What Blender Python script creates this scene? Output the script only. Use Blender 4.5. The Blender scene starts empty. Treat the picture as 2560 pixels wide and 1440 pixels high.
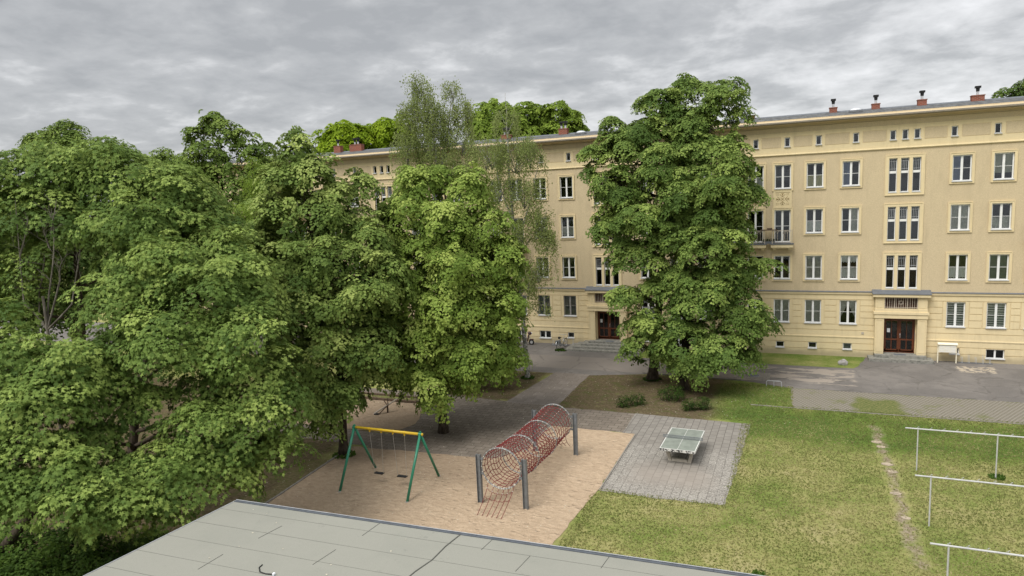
import bpy, math, random
import numpy as np
from mathutils import Vector, Matrix
random.seed(7)
rng = np.random.default_rng(11)
S = bpy.context.scene
C = S.collection
R = math.radians
# ------------------------------------------------------------------ camera
CAM_H = 12.0
RT = Vector((0.9220918, 0.3845099, -0.0435755))
UP = Vector((-0.0112688, 0.1392398, 0.9901946))
FW = Vector((-0.3868070, 0.9125593, -0.1327249))
FPX = 1683.46                                   # focal length in pixels of the 2560 px wide photograph
cd = bpy.data.cameras.new('camera'); cam = bpy.data.objects.new('camera', cd); C.objects.link(cam)
cd.sensor_width = 36; cd.lens = 36 * FPX / 2560; cd.clip_end = 2000; cd.clip_start = .1
m = Matrix.Identity(4)
for i in range(3):
    m[i][0] = RT[i]; m[i][1] = UP[i]; m[i][2] = -FW[i]
m[2][3] = CAM_H
cam.matrix_world = m
S.camera = cam
# ------------------------------------------------------------------ world: overcast sky
w = bpy.data.worlds.new('World'); S.world = w; w.use_nodes = True
N = w.node_tree.nodes; L = w.node_tree.links; N.clear()
def nd(t, **k):
    n = N.new(t)
    for a, b in k.items(): setattr(n, a, b)
    return n
def mth(op, a, b=None, c=None):
    n = N.new('ShaderNodeMath'); n.operation = op
    for i, v in enumerate((a, b, c)):
        if v is None: continue
        if isinstance(v, (int, float)): n.inputs[i].default_value = v
        else: L.new(v, n.inputs[i])
    return n.outputs[0]
tc = nd('ShaderNodeTexCoord'); sp = nd('ShaderNodeSeparateXYZ'); L.new(tc.outputs['Generated'], sp.inputs[0])
el = mth('MAXIMUM', sp.outputs[2], 0.0)
den = mth('ADD', el, 0.20)
cx_ = mth('DIVIDE', sp.outputs[0], den); cy_ = mth('DIVIDE', sp.outputs[1], den)
cb = nd('ShaderNodeCombineXYZ'); L.new(cx_, cb.inputs[0]); L.new(cy_, cb.inputs[1])
def noise(scale, detail, rough, dist=0.0, vec=None, loc=(0, 0, 0)):
    mp = nd('ShaderNodeMapping'); mp.inputs['Location'].default_value = loc
    L.new(vec or cb.outputs[0], mp.inputs[0])
    n = nd('ShaderNodeTexNoise'); n.inputs['Scale'].default_value = scale; n.inputs['Detail'].default_value = detail
    n.inputs['Roughness'].default_value = rough; n.inputs['Distortion'].default_value = dist
    L.new(mp.outputs[0], n.inputs['Vector']); return n.outputs['Fac']
n1 = noise(2.9, 9, .56, .25, loc=(3.1, 4.2, 0)); n2 = noise(9.0, 7, .6, .3, loc=(7, 2, 3)); n3 = noise(.6, 3, .5, 0, loc=(1.4, 5, 0))
f = mth('ADD', mth('MULTIPLY', mth('SUBTRACT', n1, .5), .85), mth('ADD', mth('MULTIPLY', mth('SUBTRACT', n2, .5), .30), mth('ADD', mth('MULTIPLY', mth('SUBTRACT', n3, .5), .40), .52)))
# lower clouds, and those to the right (+x), are thinner and brighter
lowb = mth('MULTIPLY', mth('SUBTRACT', .25, el), 0.85)
rgt = mth('MULTIPLY', sp.outputs[0], 0.16)
f = mth('ADD', f, mth('ADD', lowb, rgt))
cr = nd('ShaderNodeValToRGB'); L.new(f, cr.inputs[0])
e = cr.color_ramp.elements
e[0].position = .36; e[0].color = (.43, .442, .458, 1)
e[1].position = .84; e[1].color = (.98, .985, 1.0, 1)
q = e.new(.53); q.color = (.545, .555, .568, 1)
q = e.new(.64); q.color = (.71, .718, .73, 1)
zen = mth('ADD', 1.0, mth('MULTIPLY', mth('SMOOTH_MAX', mth('SUBTRACT', el, .36), 0.0, .1), 3.2))   # an overcast sky is brightest overhead
st = mth('MULTIPLY', zen, 0.40)
bg = nd('ShaderNodeBackground'); L.new(cr.outputs[0], bg.inputs[0]); L.new(st, bg.inputs[1])
sky = nd('ShaderNodeTexSky'); sky.sky_type = 'NISHITA'; sky.sun_disc = False; sky.sun_elevation = R(56); sky.sun_rotation = R(205)
bg2 = nd('ShaderNodeBackground'); L.new(sky.outputs[0], bg2.inputs[0]); bg2.inputs[1].default_value = 0.003
ad = nd('ShaderNodeAddShader'); L.new(bg.outputs[0], ad.inputs[0]); L.new(bg2.outputs[0], ad.inputs[1])
wo = nd('ShaderNodeOutputWorld'); L.new(ad.outputs[0], wo.inputs[0])
# sun behind the cloud, high behind the viewer
sl = bpy.data.lights.new('sun', 'SUN'); so = bpy.data.objects.new('sun', sl); C.objects.link(so)
sl.energy = 1.5; sl.angle = R(35); sl.color = (1, .97, .92)
az, ele = R(205), R(56)
sd = Vector((math.sin(az) * math.cos(ele), math.cos(az) * math.cos(ele), math.sin(ele)))
so.rotation_euler = sd.to_track_quat('Z', 'Y').to_euler()
so.location = (0, 0, 60)
S.view_settings.view_transform = 'Standard'; S.view_settings.look = 'None'; S.view_settings.gamma = 1
S.view_settings.exposure = 1.25
S.cycles.max_bounces = 6; S.cycles.transparent_max_bounces = 12; S.cycles.diffuse_bounces = 3

# ------------------------------------------------------------------ helpers
def ray(px, py): return FW + RT * ((px - 1280) / FPX) - UP * ((py - 720) / FPX)
def G(px, py, z=0.0):
    d = ray(px, py); return d * ((z - CAM_H) / d.z) + Vector((0, 0, CAM_H))
def at(px, py, depth): return ray(px, py) * depth + Vector((0, 0, CAM_H))
def tag(o, label=None, cat=None, group=None, kind=None):
    if label: o['label'] = label
    if cat: o['category'] = cat
    if group: o['group'] = group
    if kind: o['kind'] = kind
    return o
def empty(name, loc=(0, 0, 0), rz=0):
    o = bpy.data.objects.new(name, None); C.objects.link(o); o.location = loc; o.rotation_euler = (0, 0, rz); o.empty_display_size = .3
    return o
def children(o): return [c for c in bpy.data.objects if c.parent == o]
def copy_tree(o, parent=None):
    c = o.copy(); C.objects.link(c); c.parent = parent
    for ch in list(o.children): copy_tree(ch, c)
    return c
class MB:
    def __init__(s): s.v = []; s.f = []; s.mi = []
    def add(s, vs, fs, mi=0):
        b = len(s.v); s.v += [tuple(x) for x in vs]; s.f += [tuple(b + i for i in f) for f in fs]; s.mi += [mi] * len(fs); return s
    def box(s, x0, x1, y0, y1, z0, z1, mi=0, mat=None):
        vs = [Vector(p) for p in ((x0, y0, z0), (x1, y0, z0), (x1, y1, z0), (x0, y1, z0), (x0, y0, z1), (x1, y0, z1), (x1, y1, z1), (x0, y1, z1))]
        if mat: vs = [mat @ p for p in vs]
        return s.add(vs, [(3, 2, 1, 0), (4, 5, 6, 7), (0, 1, 5, 4), (1, 2, 6, 5), (2, 3, 7, 6), (3, 0, 4, 7)], mi)
    def cbox(s, c, d, mi=0, mat=None):
        return s.box(c[0] - d[0] / 2, c[0] + d[0] / 2, c[1] - d[1] / 2, c[1] + d[1] / 2, c[2] - d[2] / 2, c[2] + d[2] / 2, mi, mat)
    def tube(s, pts, r, seg=8, mi=0, cap=True, closed=False):
        pts = [Vector(p) for p in pts]; n = len(pts)
        rs = r if isinstance(r, (list, tuple)) else [r] * n
        b = len(s.v); prev = None
        for i, p in enumerate(pts):
            if closed: d = pts[(i + 1) % n] - pts[i - 1]
            else: d = (pts[min(i + 1, n - 1)] - pts[max(i - 1, 0)])
            if d.length < 1e-9: d = Vector((0, 0, 1))
            d.normalize()
            if prev is None:
                a = d.cross(Vector((0, 0, 1)))
                if a.length < .05: a = d.cross(Vector((1, 0, 0)))
            else: a = prev - d * prev.dot(d)
            a.normalize(); prev = a; c = d.cross(a)
            for k in range(seg):
                t = 2 * math.pi * k / seg
                s.v.append(tuple(p + (a * math.cos(t) + c * math.sin(t)) * rs[i]))
        for i in range(n if closed else n - 1):
            j = (i + 1) % n
            for k in range(seg):
                k2 = (k + 1) % seg
                s.f.append((b + i * seg + k, b + i * seg + k2, b + j * seg + k2, b + j * seg + k)); s.mi.append(mi)
        if cap and not closed:
            s.f.append(tuple(b + k for k in reversed(range(seg)))); s.mi.append(mi)
            s.f.append(tuple(b + (n - 1) * seg + k for k in range(seg))); s.mi.append(mi)
        return s
    def ring(s, c, r, rr, axis='y', seg=40, tseg=8, mi=0):
        c = Vector(c); pts = []
        for k in range(seg):
            t = 2 * math.pi * k / seg; u, v = math.cos(t) * r, math.sin(t) * r
            pts.append(c + (Vector((u, 0, v)) if axis == 'y' else Vector((0, u, v)) if axis == 'x' else Vector((u, v, 0))))
        return s.tube(pts, rr, tseg, mi, closed=True)
    def prism(s, prof, x0, x1, mi=0):            # profile in (y, z) extruded along x
        n = len(prof); vs = [(x0, a, b) for a, b in prof] + [(x1, a, b) for a, b in prof]
        fs = [(i, (i + 1) % n, n + (i + 1) % n, n + i) for i in range(n)] + [tuple(reversed(range(n))), tuple(range(n, 2 * n))]
        return s.add(vs, fs, mi)
    def build(s, name, mat, parent=None, smooth=False, loc=None, bevel=0):
        me = bpy.data.meshes.new(name); me.from_pydata(s.v, [], s.f)
        mats = mat if isinstance(mat, (list, tuple)) else [mat]
        for x in mats: me.materials.append(x)
        if len(mats) > 1: me.polygons.foreach_set('material_index', s.mi)
        if smooth: me.polygons.foreach_set('use_smooth', [True] * len(me.polygons))
        me.update()
        o = bpy.data.objects.new(name, me); C.objects.link(o)
        if loc: o.location = loc
        if parent is not None: o.parent = parent
        if bevel:
            b = o.modifiers.new('bevel', 'BEVEL'); b.width = bevel; b.segments = 2; b.limit_method = 'ANGLE'
        return o
# ------------------------------------------------------------------ materials
class MT:
    """small node-material builder"""
    def __init__(s, name, color=(.5, .5, .5), rough=.8, spec=.3, metal=0):
        s.m = bpy.data.materials.new(name); s.m.use_nodes = True; s.t = s.m.node_tree; s.n = s.t.nodes; s.l = s.t.links
        s.b = s.n['Principled BSDF']; s.b.inputs['Base Color'].default_value = (*color, 1); s.b.inputs['Roughness'].default_value = rough
        s.b.inputs['Specular IOR Level'].default_value = spec; s.b.inputs['Metallic'].default_value = metal
        s.geo = None
    def pos(s):
        if not s.geo: s.geo = s.n.new('ShaderNodeNewGeometry')
        return s.geo.outputs['Position']
    def obj(s):
        t = s.n.new('ShaderNodeTexCoord'); return t.outputs['Object']
    def mapping(s, vec, scale=(1, 1, 1), rot=(0, 0, 0), loc=(0, 0, 0)):
        p = s.n.new('ShaderNodeMapping'); p.inputs['Scale'].default_value = scale; p.inputs['Rotation'].default_value = rot; p.inputs['Location'].default_value = loc
        s.l.new(vec, p.inputs[0]); return p.outputs[0]
    def noise(s, scale, detail=4, rough=.55, vec=None, dist=0):
        x = s.n.new('ShaderNodeTexNoise'); x.inputs['Scale'].default_value = scale; x.inputs['Detail'].default_value = detail; x.inputs['Roughness'].default_value = rough
        x.inputs['Distortion'].default_value = dist
        s.l.new(vec or s.pos(), x.inputs['Vector']); return x.outputs['Fac']
    def vor(s, scale, vec=None, feat='F1', out='Distance'):
        x = s.n.new('ShaderNodeTexVoronoi'); x.feature = feat; x.inputs['Scale'].default_value = scale; s.l.new(vec or s.pos(), x.inputs['Vector']); return x.outputs[out]
    def math(s, op, a, b=None, c=None, clamp=False):
        n = s.n.new('ShaderNodeMath'); n.operation = op; n.use_clamp = clamp
        for i, v in enumerate((a, b, c)):
            if v is None: continue
            if isinstance(v, (int, float)): n.inputs[i].default_value = v
            else: s.l.new(v, n.inputs[i])
        return n.outputs[0]
    def step(s, v, lo, hi):
        n = s.n.new('ShaderNodeMapRange'); n.interpolation_type = 'SMOOTHSTEP'
        n.inputs['From Min'].default_value = lo; n.inputs['From Max'].default_value = hi; s.l.new(v, n.inputs['Value']); return n.outputs[0]
    def ramp(s, fac, stops):
        r = s.n.new('ShaderNodeValToRGB'); e = r.color_ramp.elements
        for i, (p, c) in enumerate(stops):
            x = e[i] if i < 2 else e.new(p)
            x.position = p; x.color = (*c, 1)
        s.l.new(fac, r.inputs[0]); return r.outputs[0]
    def mix(s, fac, a, b, mode='MIX'):
        n = s.n.new('ShaderNodeMix'); n.data_type = 'RGBA'; n.blend_type = mode
        for i, v in ((0, fac), (6, a), (7, b)):
            if isinstance(v, tuple): n.inputs[i].default_value = (*v, 1)
            elif isinstance(v, (int, float)): n.inputs[i].default_value = v
            else: s.l.new(v, n.inputs[i])
        return n.outputs[2]
    def box(s, x0, x1, y0, y1, fe=.3, wob=None, amp=.5):
        """soft mask of a rectangle in world metres"""
        if not hasattr(s, 'sx'):
            q = s.n.new('ShaderNodeSeparateXYZ'); s.l.new(s.pos(), q.inputs[0]); s.sx, s.sy = q.outputs[0], q.outputs[1]
        X, Y = s.sx, s.sy
        if wob is not None:
            o = s.math('MULTIPLY', s.math('SUBTRACT', wob, .5), amp * 2)
            X = s.math('ADD', X, o); Y = s.math('ADD', Y, o)
        a = s.math('MULTIPLY', s.step(X, x0 - fe, x0 + fe), s.math('SUBTRACT', 1.0, s.step(X, x1 - fe, x1 + fe)))
        b = s.math('MULTIPLY', s.step(Y, y0 - fe, y0 + fe), s.math('SUBTRACT', 1.0, s.step(Y, y1 - fe, y1 + fe)))
        return s.math('MULTIPLY', a, b)
    def color(s, c): s.l.new(c, s.b.inputs['Base Color']); return s
    def bump(s, h, strength=.3, dist=.02):
        n = s.n.new('ShaderNodeBump'); n.inputs['Strength'].default_value = strength; n.inputs['Distance'].default_value = dist
        s.l.new(h, n.inputs['Height']); s.l.new(n.outputs[0], s.b.inputs['Normal']); return s
def simple(name, col, rough=.7, spec=.3, metal=0, var=.12, scale=6, obj=False):
    t = MT(name, col, rough, spec, metal)
    n = t.noise(scale, 5, .6, t.obj() if obj else None)
    a = tuple(c * (1 - var) for c in col); b = tuple(min(1, c * (1 + var)) for c in col)
    t.color(t.ramp(n, [(.3, a), (.7, b)]))
    return t.m
M = {}
# facade plasters
def plaster(name, col, grain):
    t = MT(name, col, .95, .1)
    big = t.noise(.35, 5, .6); mid = t.noise(2.2, 5, .65, t.mapping(t.pos(), (1, 1, .35)))
    fine = t.noise(grain, 3, .7)
    c1 = t.ramp(fine, [(.3, tuple(x * (.80 if grain > 9 else .97) for x in col)), (.7, tuple(x * (1.13 if grain > 9 else 1.02) for x in col))])
    c2 = t.mix(t.math('MULTIPLY', t.step(mid, .46, .72), .42), c1, tuple(x * .78 for x in col))
    c3 = t.mix(t.math('MULTIPLY', t.step(big, .45, .7), .25), c2, tuple(x * .88 for x in col))
    st_ = t.noise(3.0, 5, .7, t.mapping(t.pos(), (1.6, 1, .10)))
    c3 = t.mix(t.math('MULTIPLY', t.step(st_, .54, .74), .30), c3, tuple(x * .70 for x in col))
    # browner, uneven tone low on the wall
    q = t.n.new('ShaderNodeSeparateXYZ'); t.l.new(t.pos(), q.inputs[0])
    low = t.math('SUBTRACT', 1.0, t.step(t.math('ADD', q.outputs[2], t.math('MULTIPLY', t.noise(1.2, 4), -.6)), -.2, .35))
    c4 = t.mix(t.math('MULTIPLY', low, .55), c3, (.22, .19, .13))
    t.color(c4); t.bump(t.noise(38 if grain > 9 else 15, 4, .7), .6 if grain > 9 else .15, .015); return t.m
M['rough'] = plaster('roughcast_plaster', (.600, .490, .318), 26)
M['smooth'] = plaster('smooth_cream_plaster', (.73, .605, .375), 5)
M['cornice'] = plaster('cornice_painted_shade', (.50, .40, .25), 5)  # plaster tone darkened to paint in the shade at the eaves
M['gutterp'] = simple('brownish_gutter', (.24, .205, .16), .6, .3)
M['white'] = simple('white_plastic', (.78, .78, .76), .35, .5, var=.04)
M['sillw'] = simple('sill_metal', (.55, .55, .54), .5, .4, var=.08)
M['greyframe'] = simple('grey_frame', (.28, .27, .25), .5, .4)
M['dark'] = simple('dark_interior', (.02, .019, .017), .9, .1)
M['curtain'] = simple('lace_curtain', (.85, .85, .83), .9, .1, var=.12, scale=14)
M['sheer'] = simple('grey_sheer_curtain', (.58, .58, .54), .9, .1, var=.2, scale=9)
M['blind'] = simple('grey_roller_blind', (.42, .42, .36), .8, .1, var=.05)
M['bluescreen'] = simple('blue_sun_screen', (.17, .21, .34), .5, .3, var=.05)
M['yellowc'] = simple('pale_yellow_curtain', (.62, .58, .34), .9, .1)
M['tealc'] = simple('grey_green_blind', (.16, .19, .175), .6, .3, var=.05)
t = MT('window_glass'); t.n.remove(t.b)
fr = t.n.new('ShaderNodeFresnel'); fr.inputs[0].default_value = 1.45
gl = t.n.new('ShaderNodeBsdfGlossy'); gl.inputs['Roughness'].default_value = .015; gl.inputs['Color'].default_value = (.9, .95, 1, 1)
tr = t.n.new('ShaderNodeBsdfTransparent'); tr.inputs[0].default_value = (.93, .94, .93, 1)
mx = t.n.new('ShaderNodeMixShader'); t.l.new(t.math('MULTIPLY', fr.outputs[0], 1.1, clamp=True), mx.inputs[0]); t.l.new(tr.outputs[0], mx.inputs[1]); t.l.new(gl.outputs[0], mx.inputs[2])
t.l.new(mx.outputs[0], t.n['Material Output'].inputs[0]); M['glass'] = t.m
M['brownwood'] = simple('brown_door_wood', (.12, .036, .014), .45, .4, var=.25, scale=9)
M['darkpanel'] = simple('dark_red_brown_panel', (.07, .03, .02), .6, .3)
M['ironpale'] = simple('pale_painted_iron', (.48, .42, .34), .6, .4)
M['irongrey'] = simple('grey_painted_iron', (.40, .41, .42), .5, .4, var=.2)
M['slate'] = simple('slate_flashing', (.12, .13, .145), .6, .4, var=.15, scale=3)
t = MT('roofing_felt_dark', rough=.9, spec=.15)
t.color(t.mix(t.step(t.noise(3.5, 6, .6, t.mapping(t.pos(), (1, .25, .25))), .4, .62), (.088, .090, .090), (.14, .142, .14)))
M['roofdark'] = t.m
t = MT('chimney_brick', rough=.9, spec=.1)
br = t.n.new('ShaderNodeTexBrick'); br.inputs['Scale'].default_value = 1; br.inputs['Brick Width'].default_value = .25; br.inputs['Row Height'].default_value = .085; br.inputs['Mortar Size'].default_value = .012
br.inputs['Color1'].default_value = (.30, .075, .04, 1); br.inputs['Color2'].default_value = (.22, .06, .035, 1); br.inputs['Mortar'].default_value = (.27, .2, .16, 1)
t.l.new(t.mapping(t.pos(), rot=(R(90), 0, 0)), br.inputs['Vector']); t.color(br.outputs[0]); M['brick'] = t.m
M['metal'] = simple('zinc_flue', (.6, .61, .62), .35, .5, .6, var=.1)
M['black'] = simple('black_cowl', (.018, .018, .018), .6, .3)
M['lead'] = simple('lead_flashing', (.16, .165, .17), .6, .4)
M['dome'] = simple('white_skylight', (.62, .64, .66), .3, .5)
t = MT('step_concrete', (.25, .24, .21), .9, .2)
t.color(t.mix(t.step(t.noise(5, 6, .65), .4, .7), (.27, .26, .23), (.14, .14, .12))); t.bump(t.noise(30, 4), .3, .01); M['step'] = t.m
# annex roofing felt, pale grey green mineral felt
t = MT('pale_mineral_felt', rough=.95, spec=.1)
fine = t.vor(110); big = t.noise(.5, 5, .6); strk = t.noise(1.2, 5, .6, t.mapping(t.pos(), (.3, 1.6, 1)))
c = t.mix(t.step(fine, .05, .5), (.20, .20, .17), (.275, .272, .235))
c = t.mix(t.math('MULTIPLY', t.step(big, .4, .7), .35), c, (.21, .215, .185))
c = t.mix(t.math('MULTIPLY', t.step(strk, .52, .72), .35), c, (.285, .28, .245))
c = t.mix(t.math('MULTIPLY', t.step(t.noise(2.1, 6, .7), .62, .72), .4), c, (.17, .17, .15))
t.color(c); t.bump(t.noise(120, 3, .7), .25, .006); M['felt'] = t.m
M['seam'] = simple('felt_seam', (.10, .10, .088), .9, .1)
M['edge'] = simple('dark_roof_edge_trim', (.09, .10, .115), .5, .4, var=.2)
M['edgelight'] = simple('light_roof_edge_trim', (.36, .37, .38), .4, .5, var=.15)
# ------------------------------------------------------------------ ground materials
def lawn():
    t = MT('lawn_ground', rough=.95, spec=.08)
    n1 = t.noise(.32, 5, .6); n2 = t.noise(1.7, 6, .65); n3 = t.noise(26, 4, .75); n4 = t.noise(7, 5, .7)
    wob = t.noise(.6, 5, .6)
    mixv = t.math('ADD', t.math('MULTIPLY', n1, .5), t.math('ADD', t.math('MULTIPLY', n2, .3), t.math('MULTIPLY', n4, .25)))
    # the strip by the path and the hollow near the tree are lush, the near lawn dries out
    lush = t.math('MAXIMUM', t.math('MAXIMUM', t.box(-2.5, 20, 33.2, 37.9, 1.2, wob, 1.2), t.box(-5.5, .1, 35.8, 43.2, .9, wob, 1)), t.math('MULTIPLY', t.box(-12, 5, 47, 52, .3), .45))
    mv = t.math('SUBTRACT', mixv, t.math('MULTIPLY', lush, .20))
    g = t.ramp(mv, [(.28, (.080, .140, .026)), (.57, (.335, .315, .125)), (.39, (.135, .195, .038)), (.48, (.225, .255, .074)), (.68, (.45, .385, .21))])
    g = t.mix(t.math('MULTIPLY', t.step(n3, .38, .66), .26), g, (.120, .155, .036), 'MIX')
    g = t.mix(t.math('MULTIPLY', t.step(t.noise(55, 3, .8), .58, .68), .6), g, (.44, .40, .20))
    soilc = t.mix(t.step(n4, .35, .65), (.082, .062, .034), (.16, .122, .075))
    soilc = t.mix(t.math('MULTIPLY', t.step(n2, .48, .62), .65), soilc, (.085, .098, .028))
    soilc = t.mix(t.math('MULTIPLY', t.step(t.vor(9), .16, .05), .5), soilc, (.27, .23, .15))
    bare = t.math('MAXIMUM', t.box(-13.6, -3.9, 34.5, 43.6, .8, wob, 1.2), t.box(-21, -15.3, 35.4, 42.5, .6, wob, 1.2))
    bare = t.math('MAXIMUM', bare, t.box(-60, -20.6, 5, 34.5, 1.0, wob, 2))
    bare = t.math('MULTIPLY', bare, t.step(t.math('ADD', n2, t.math('MULTIPLY', n4, .3)), .30, .60))
    bare2 = t.math('MAXIMUM', bare, t.math('MULTIPLY', t.box(-22.5, -19.6, 8, 25, .5, wob, .5), .8))
    trk = t.math('MULTIPLY', t.box(3.55, 3.95, 22.8, 36.6, .16, t.noise(.5, 4), .7), t.step(t.noise(1.3, 6, .7), .36, .56))
    c = t.mix(bare2, g, soilc)
    c = t.mix(t.math('MULTIPLY', trk, .95), c, t.mix(t.step(n4, .4, .6), (.21, .165, .105), (.36, .30, .22)))
    t.color(c); t.bump(t.math('ADD', n3, t.noise(60, 3)), .8, .04); return t.m
M['lawn'] = lawn()
t = MT('worn_asphalt', rough=.92, spec=.15)
a1 = t.noise(.25, 5, .6); a2 = t.noise(1.4, 7, .68); fine = t.vor(60); wob = t.noise(.7, 6, .7)
c = t.mix(t.step(a1, .42, .60), (.122, .113, .104), (.185, .170, .155))
c = t.mix(t.math('MULTIPLY', t.step(a2, .5, .56), .40), c, (.105, .098, .092))
c = t.mix(t.math('MULTIPLY', t.step(fine, .1, .6), .35), c, (.23, .21, .195))
# a lane of newer pinkish asphalt flanked by older dark strips; flaking patch on the right lane
c = t.mix(t.math('MULTIPLY', t.box(-60, -3.4, 43.7, 47.2, .06, wob, .12), .75), c, (.220, .194, .170))
pat = t.math('MULTIPLY', t.box(-3.5, 3.55, 43.6, 47.3, .1, wob, .35), t.step(t.noise(1.1, 8, .66, t.mapping(t.pos(), (.45, 1.6, 1)), .6), .475, .50))
c = t.mix(pat, c, (.30, .262, .222))
c = t.mix(t.math('MULTIPLY', t.box(9.6, 11.6, 48.4, 50.0, .15, wob, .8), t.step(t.noise(2.3, 7, .7), .47, .52)), c, (.42, .36, .28))
crk = t.vor(.42, t.mapping(t.pos(), (1, 1, 1)), 'DISTANCE_TO_EDGE')
crk = t.math('SUBTRACT', 1.0, t.step(t.math('ADD', crk, t.math('MULTIPLY', t.math('SUBTRACT', a2, .5), .30)), .0, .022))
c = t.mix(t.math('MULTIPLY', crk, .32), c, (.06, .055, .05))
c = t.mix(t.math('MULTIPLY', t.step(t.noise(3.3, 7, .75), .66, .70), .7), c, (.36, .33, .28))
t.color(c); t.bump(fine, .2, .006); M['asphalt'] = t.m
def sand():
    t = MT('play_sand', rough=1, spec=.05)
    r1 = t.noise(4.2, 5, .7, t.mapping(t.pos(), (.75, 1.5, 1)), .7); r2 = t.noise(22, 4, .75); b = t.noise(.35, 4, .6)
    c = t.ramp(t.math('ADD', t.math('MULTIPLY', r1, .6), t.math('MULTIPLY', r2, .4)), [(.34, (.36, .262, .178)), (.64, (.60, .462, .325)), (.5, (.475, .360, .248))])
    c = t.mix(t.math('MULTIPLY', t.step(b, .42, .62), .30), c, (.42, .31, .21))
    # soft tree shade painted into the sand colour at the back
    c = t.mix(t.math('MULTIPLY', t.box(-30, -11.5, 24.3, 40, 1.2, t.noise(.5, 4), 1.5), .42), c, (.20, .148, .10))
    c = t.mix(t.math('MULTIPLY', t.step(t.vor(7), .07, .03), .55), c, (.58, .50, .38))
    foot = t.step(t.vor(2.1, t.mapping(t.pos(), (1, 1.4, 1))), .10, .30)
    t.color(c); t.bump(t.math('ADD', t.math('MULTIPLY', foot, .5), t.math('ADD', r1, t.math('MULTIPLY', r2, .35))), 1.0, .10); return t.m
M['sand'] = sand()
def paving(name, c1, c2, mort, bw, rh, off=.5, rot=0, moss=0, msize=.012, specks=None):
    t = MT(name, rough=.92, spec=.15)
    b = t.n.new('ShaderNodeTexBrick'); b.offset = off; b.inputs['Scale'].default_value = 1; b.inputs['Brick Width'].default_value = bw; b.inputs['Row Height'].default_value = rh
    b.inputs['Mortar Size'].default_value = msize; b.inputs['Mortar Smooth'].default_value = .3; b.inputs['Bias'].default_value = -.2
    b.inputs['Color1'].default_value = (*c1, 1); b.inputs['Color2'].default_value = (*c2, 1); b.inputs['Mortar'].default_value = (*mort, 1)
    wv = t.n.new('ShaderNodeTexNoise'); wv.inputs['Scale'].default_value = .8; wv.inputs['Detail'].default_value = 2; t.l.new(t.pos(), wv.inputs['Vector'])
    vm = t.n.new('ShaderNodeVectorMath'); vm.operation = 'MULTIPLY_ADD'; t.l.new(wv.outputs['Color'], vm.inputs[0]); vm.inputs[1].default_value = (.05, .05, 0); t.l.new(t.mapping(t.pos(), rot=(0, 0, rot)), vm.inputs[2])
    t.l.new(vm.outputs[0], b.inputs['Vector'])
    c = b.outputs['Color']
    n = t.noise(1.6, 6, .65); c = t.mix(t.math('MULTIPLY', t.step(n, .42, .66), .4), c, tuple(x * .62 for x in c1))
    c = t.mix(t.math('MULTIPLY', t.noise(30, 3, .8), .3), c, tuple(min(1, x * 1.25) for x in c2))
    if specks:
        (x0, x1, y0, y1) = specks
        k = t.math('MULTIPLY', t.box(x0, x1, y0, y1, 1.1, t.noise(.6, 4), 1.2), t.step(t.noise(13, 6, .8), .50, .56))
        hole = t.math('SUBTRACT', 1.0, t.box(-6.2, -3.3, 26.7, 29.5, .8, t.noise(.8, 4), .6))
        c = t.mix(t.math('MULTIPLY', k, t.math('MULTIPLY', hole, .70)), c, (.46, .435, .385))
        c = t.mix(t.math('MULTIPLY', t.box(-6.4, -3.2, 26.5, 28.6, .8, t.noise(.8, 4), .6), .5), c, (.33, .285, .24))
    if moss: c = t.mix(t.math('MULTIPLY', t.step(t.noise(.9, 6, .65), .52, .64), moss), c, (.12, .14, .045))
    t.color(c); t.bump(t.math('ADD', b.outputs['Fac'], t.math('MULTIPLY', n, -.3)), .35, -.012); return t.m
M['slabs'] = paving('grey_slab_paving', (.155, .130, .105), (.215, .182, .148), (.058, .048, .038), .52, .36, .5, msize=.02)
M['slabpath'] = paving('slab_path', (.175, .150, .128), (.225, .195, .17), (.085, .073, .06), .7, .7, .5)
M['blocks'] = paving('grey_block_paving', (.205, .188, .165), (.26, .24, .212), (.070, .062, .053), .50, .34, .5, rot=R(90), msize=.016, specks=(-8, -1.8, 25, 30.6))
t = MT('grass_grid_pavers', rough=.95, spec=.1)
b = t.n.new('ShaderNodeTexBrick'); b.offset = .5; b.inputs['Scale'].default_value = 1; b.inputs['Brick Width'].default_value = .20; b.inputs['Row Height'].default_value = .17; b.inputs['Mortar Size'].default_value = .048; b.inputs['Mortar Smooth'].default_value = .2
b.inputs['Color1'].default_value = (.075, .075, .045, 1); b.inputs['Color2'].default_value = (.10, .10, .055, 1); b.inputs['Mortar'].default_value = (.245, .22, .185, 1)
t.l.new(t.pos(), b.inputs['Vector'])
c = t.mix(t.math('MULTIPLY', t.noise(20, 3, .8), .35), b.outputs[0], (.21, .19, .16))
gm = t.math('MAXIMUM', t.math('MULTIPLY', t.box(3.1, 5.4, 38, 41.2, .3, t.noise(.8, 5), .9), .9), t.math('MULTIPLY', t.step(t.noise(.7, 6, .65), .54, .66), .6))
c = t.mix(gm, c, t.mix(t.step(t.noise(9, 4, .7), .4, .6), (.075, .105, .022), (.17, .17, .06)))
t.color(c); t.bump(b.outputs['Fac'], .5, .02); M['grid'] = t.m
M['kerb'] = simple('concrete_kerb', (.24, .22, .19), .9, .15, var=.25)
M['timber'] = simple('weathered_timber', (.12, .085, .06), .9, .1, var=.3, scale=8)

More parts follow.
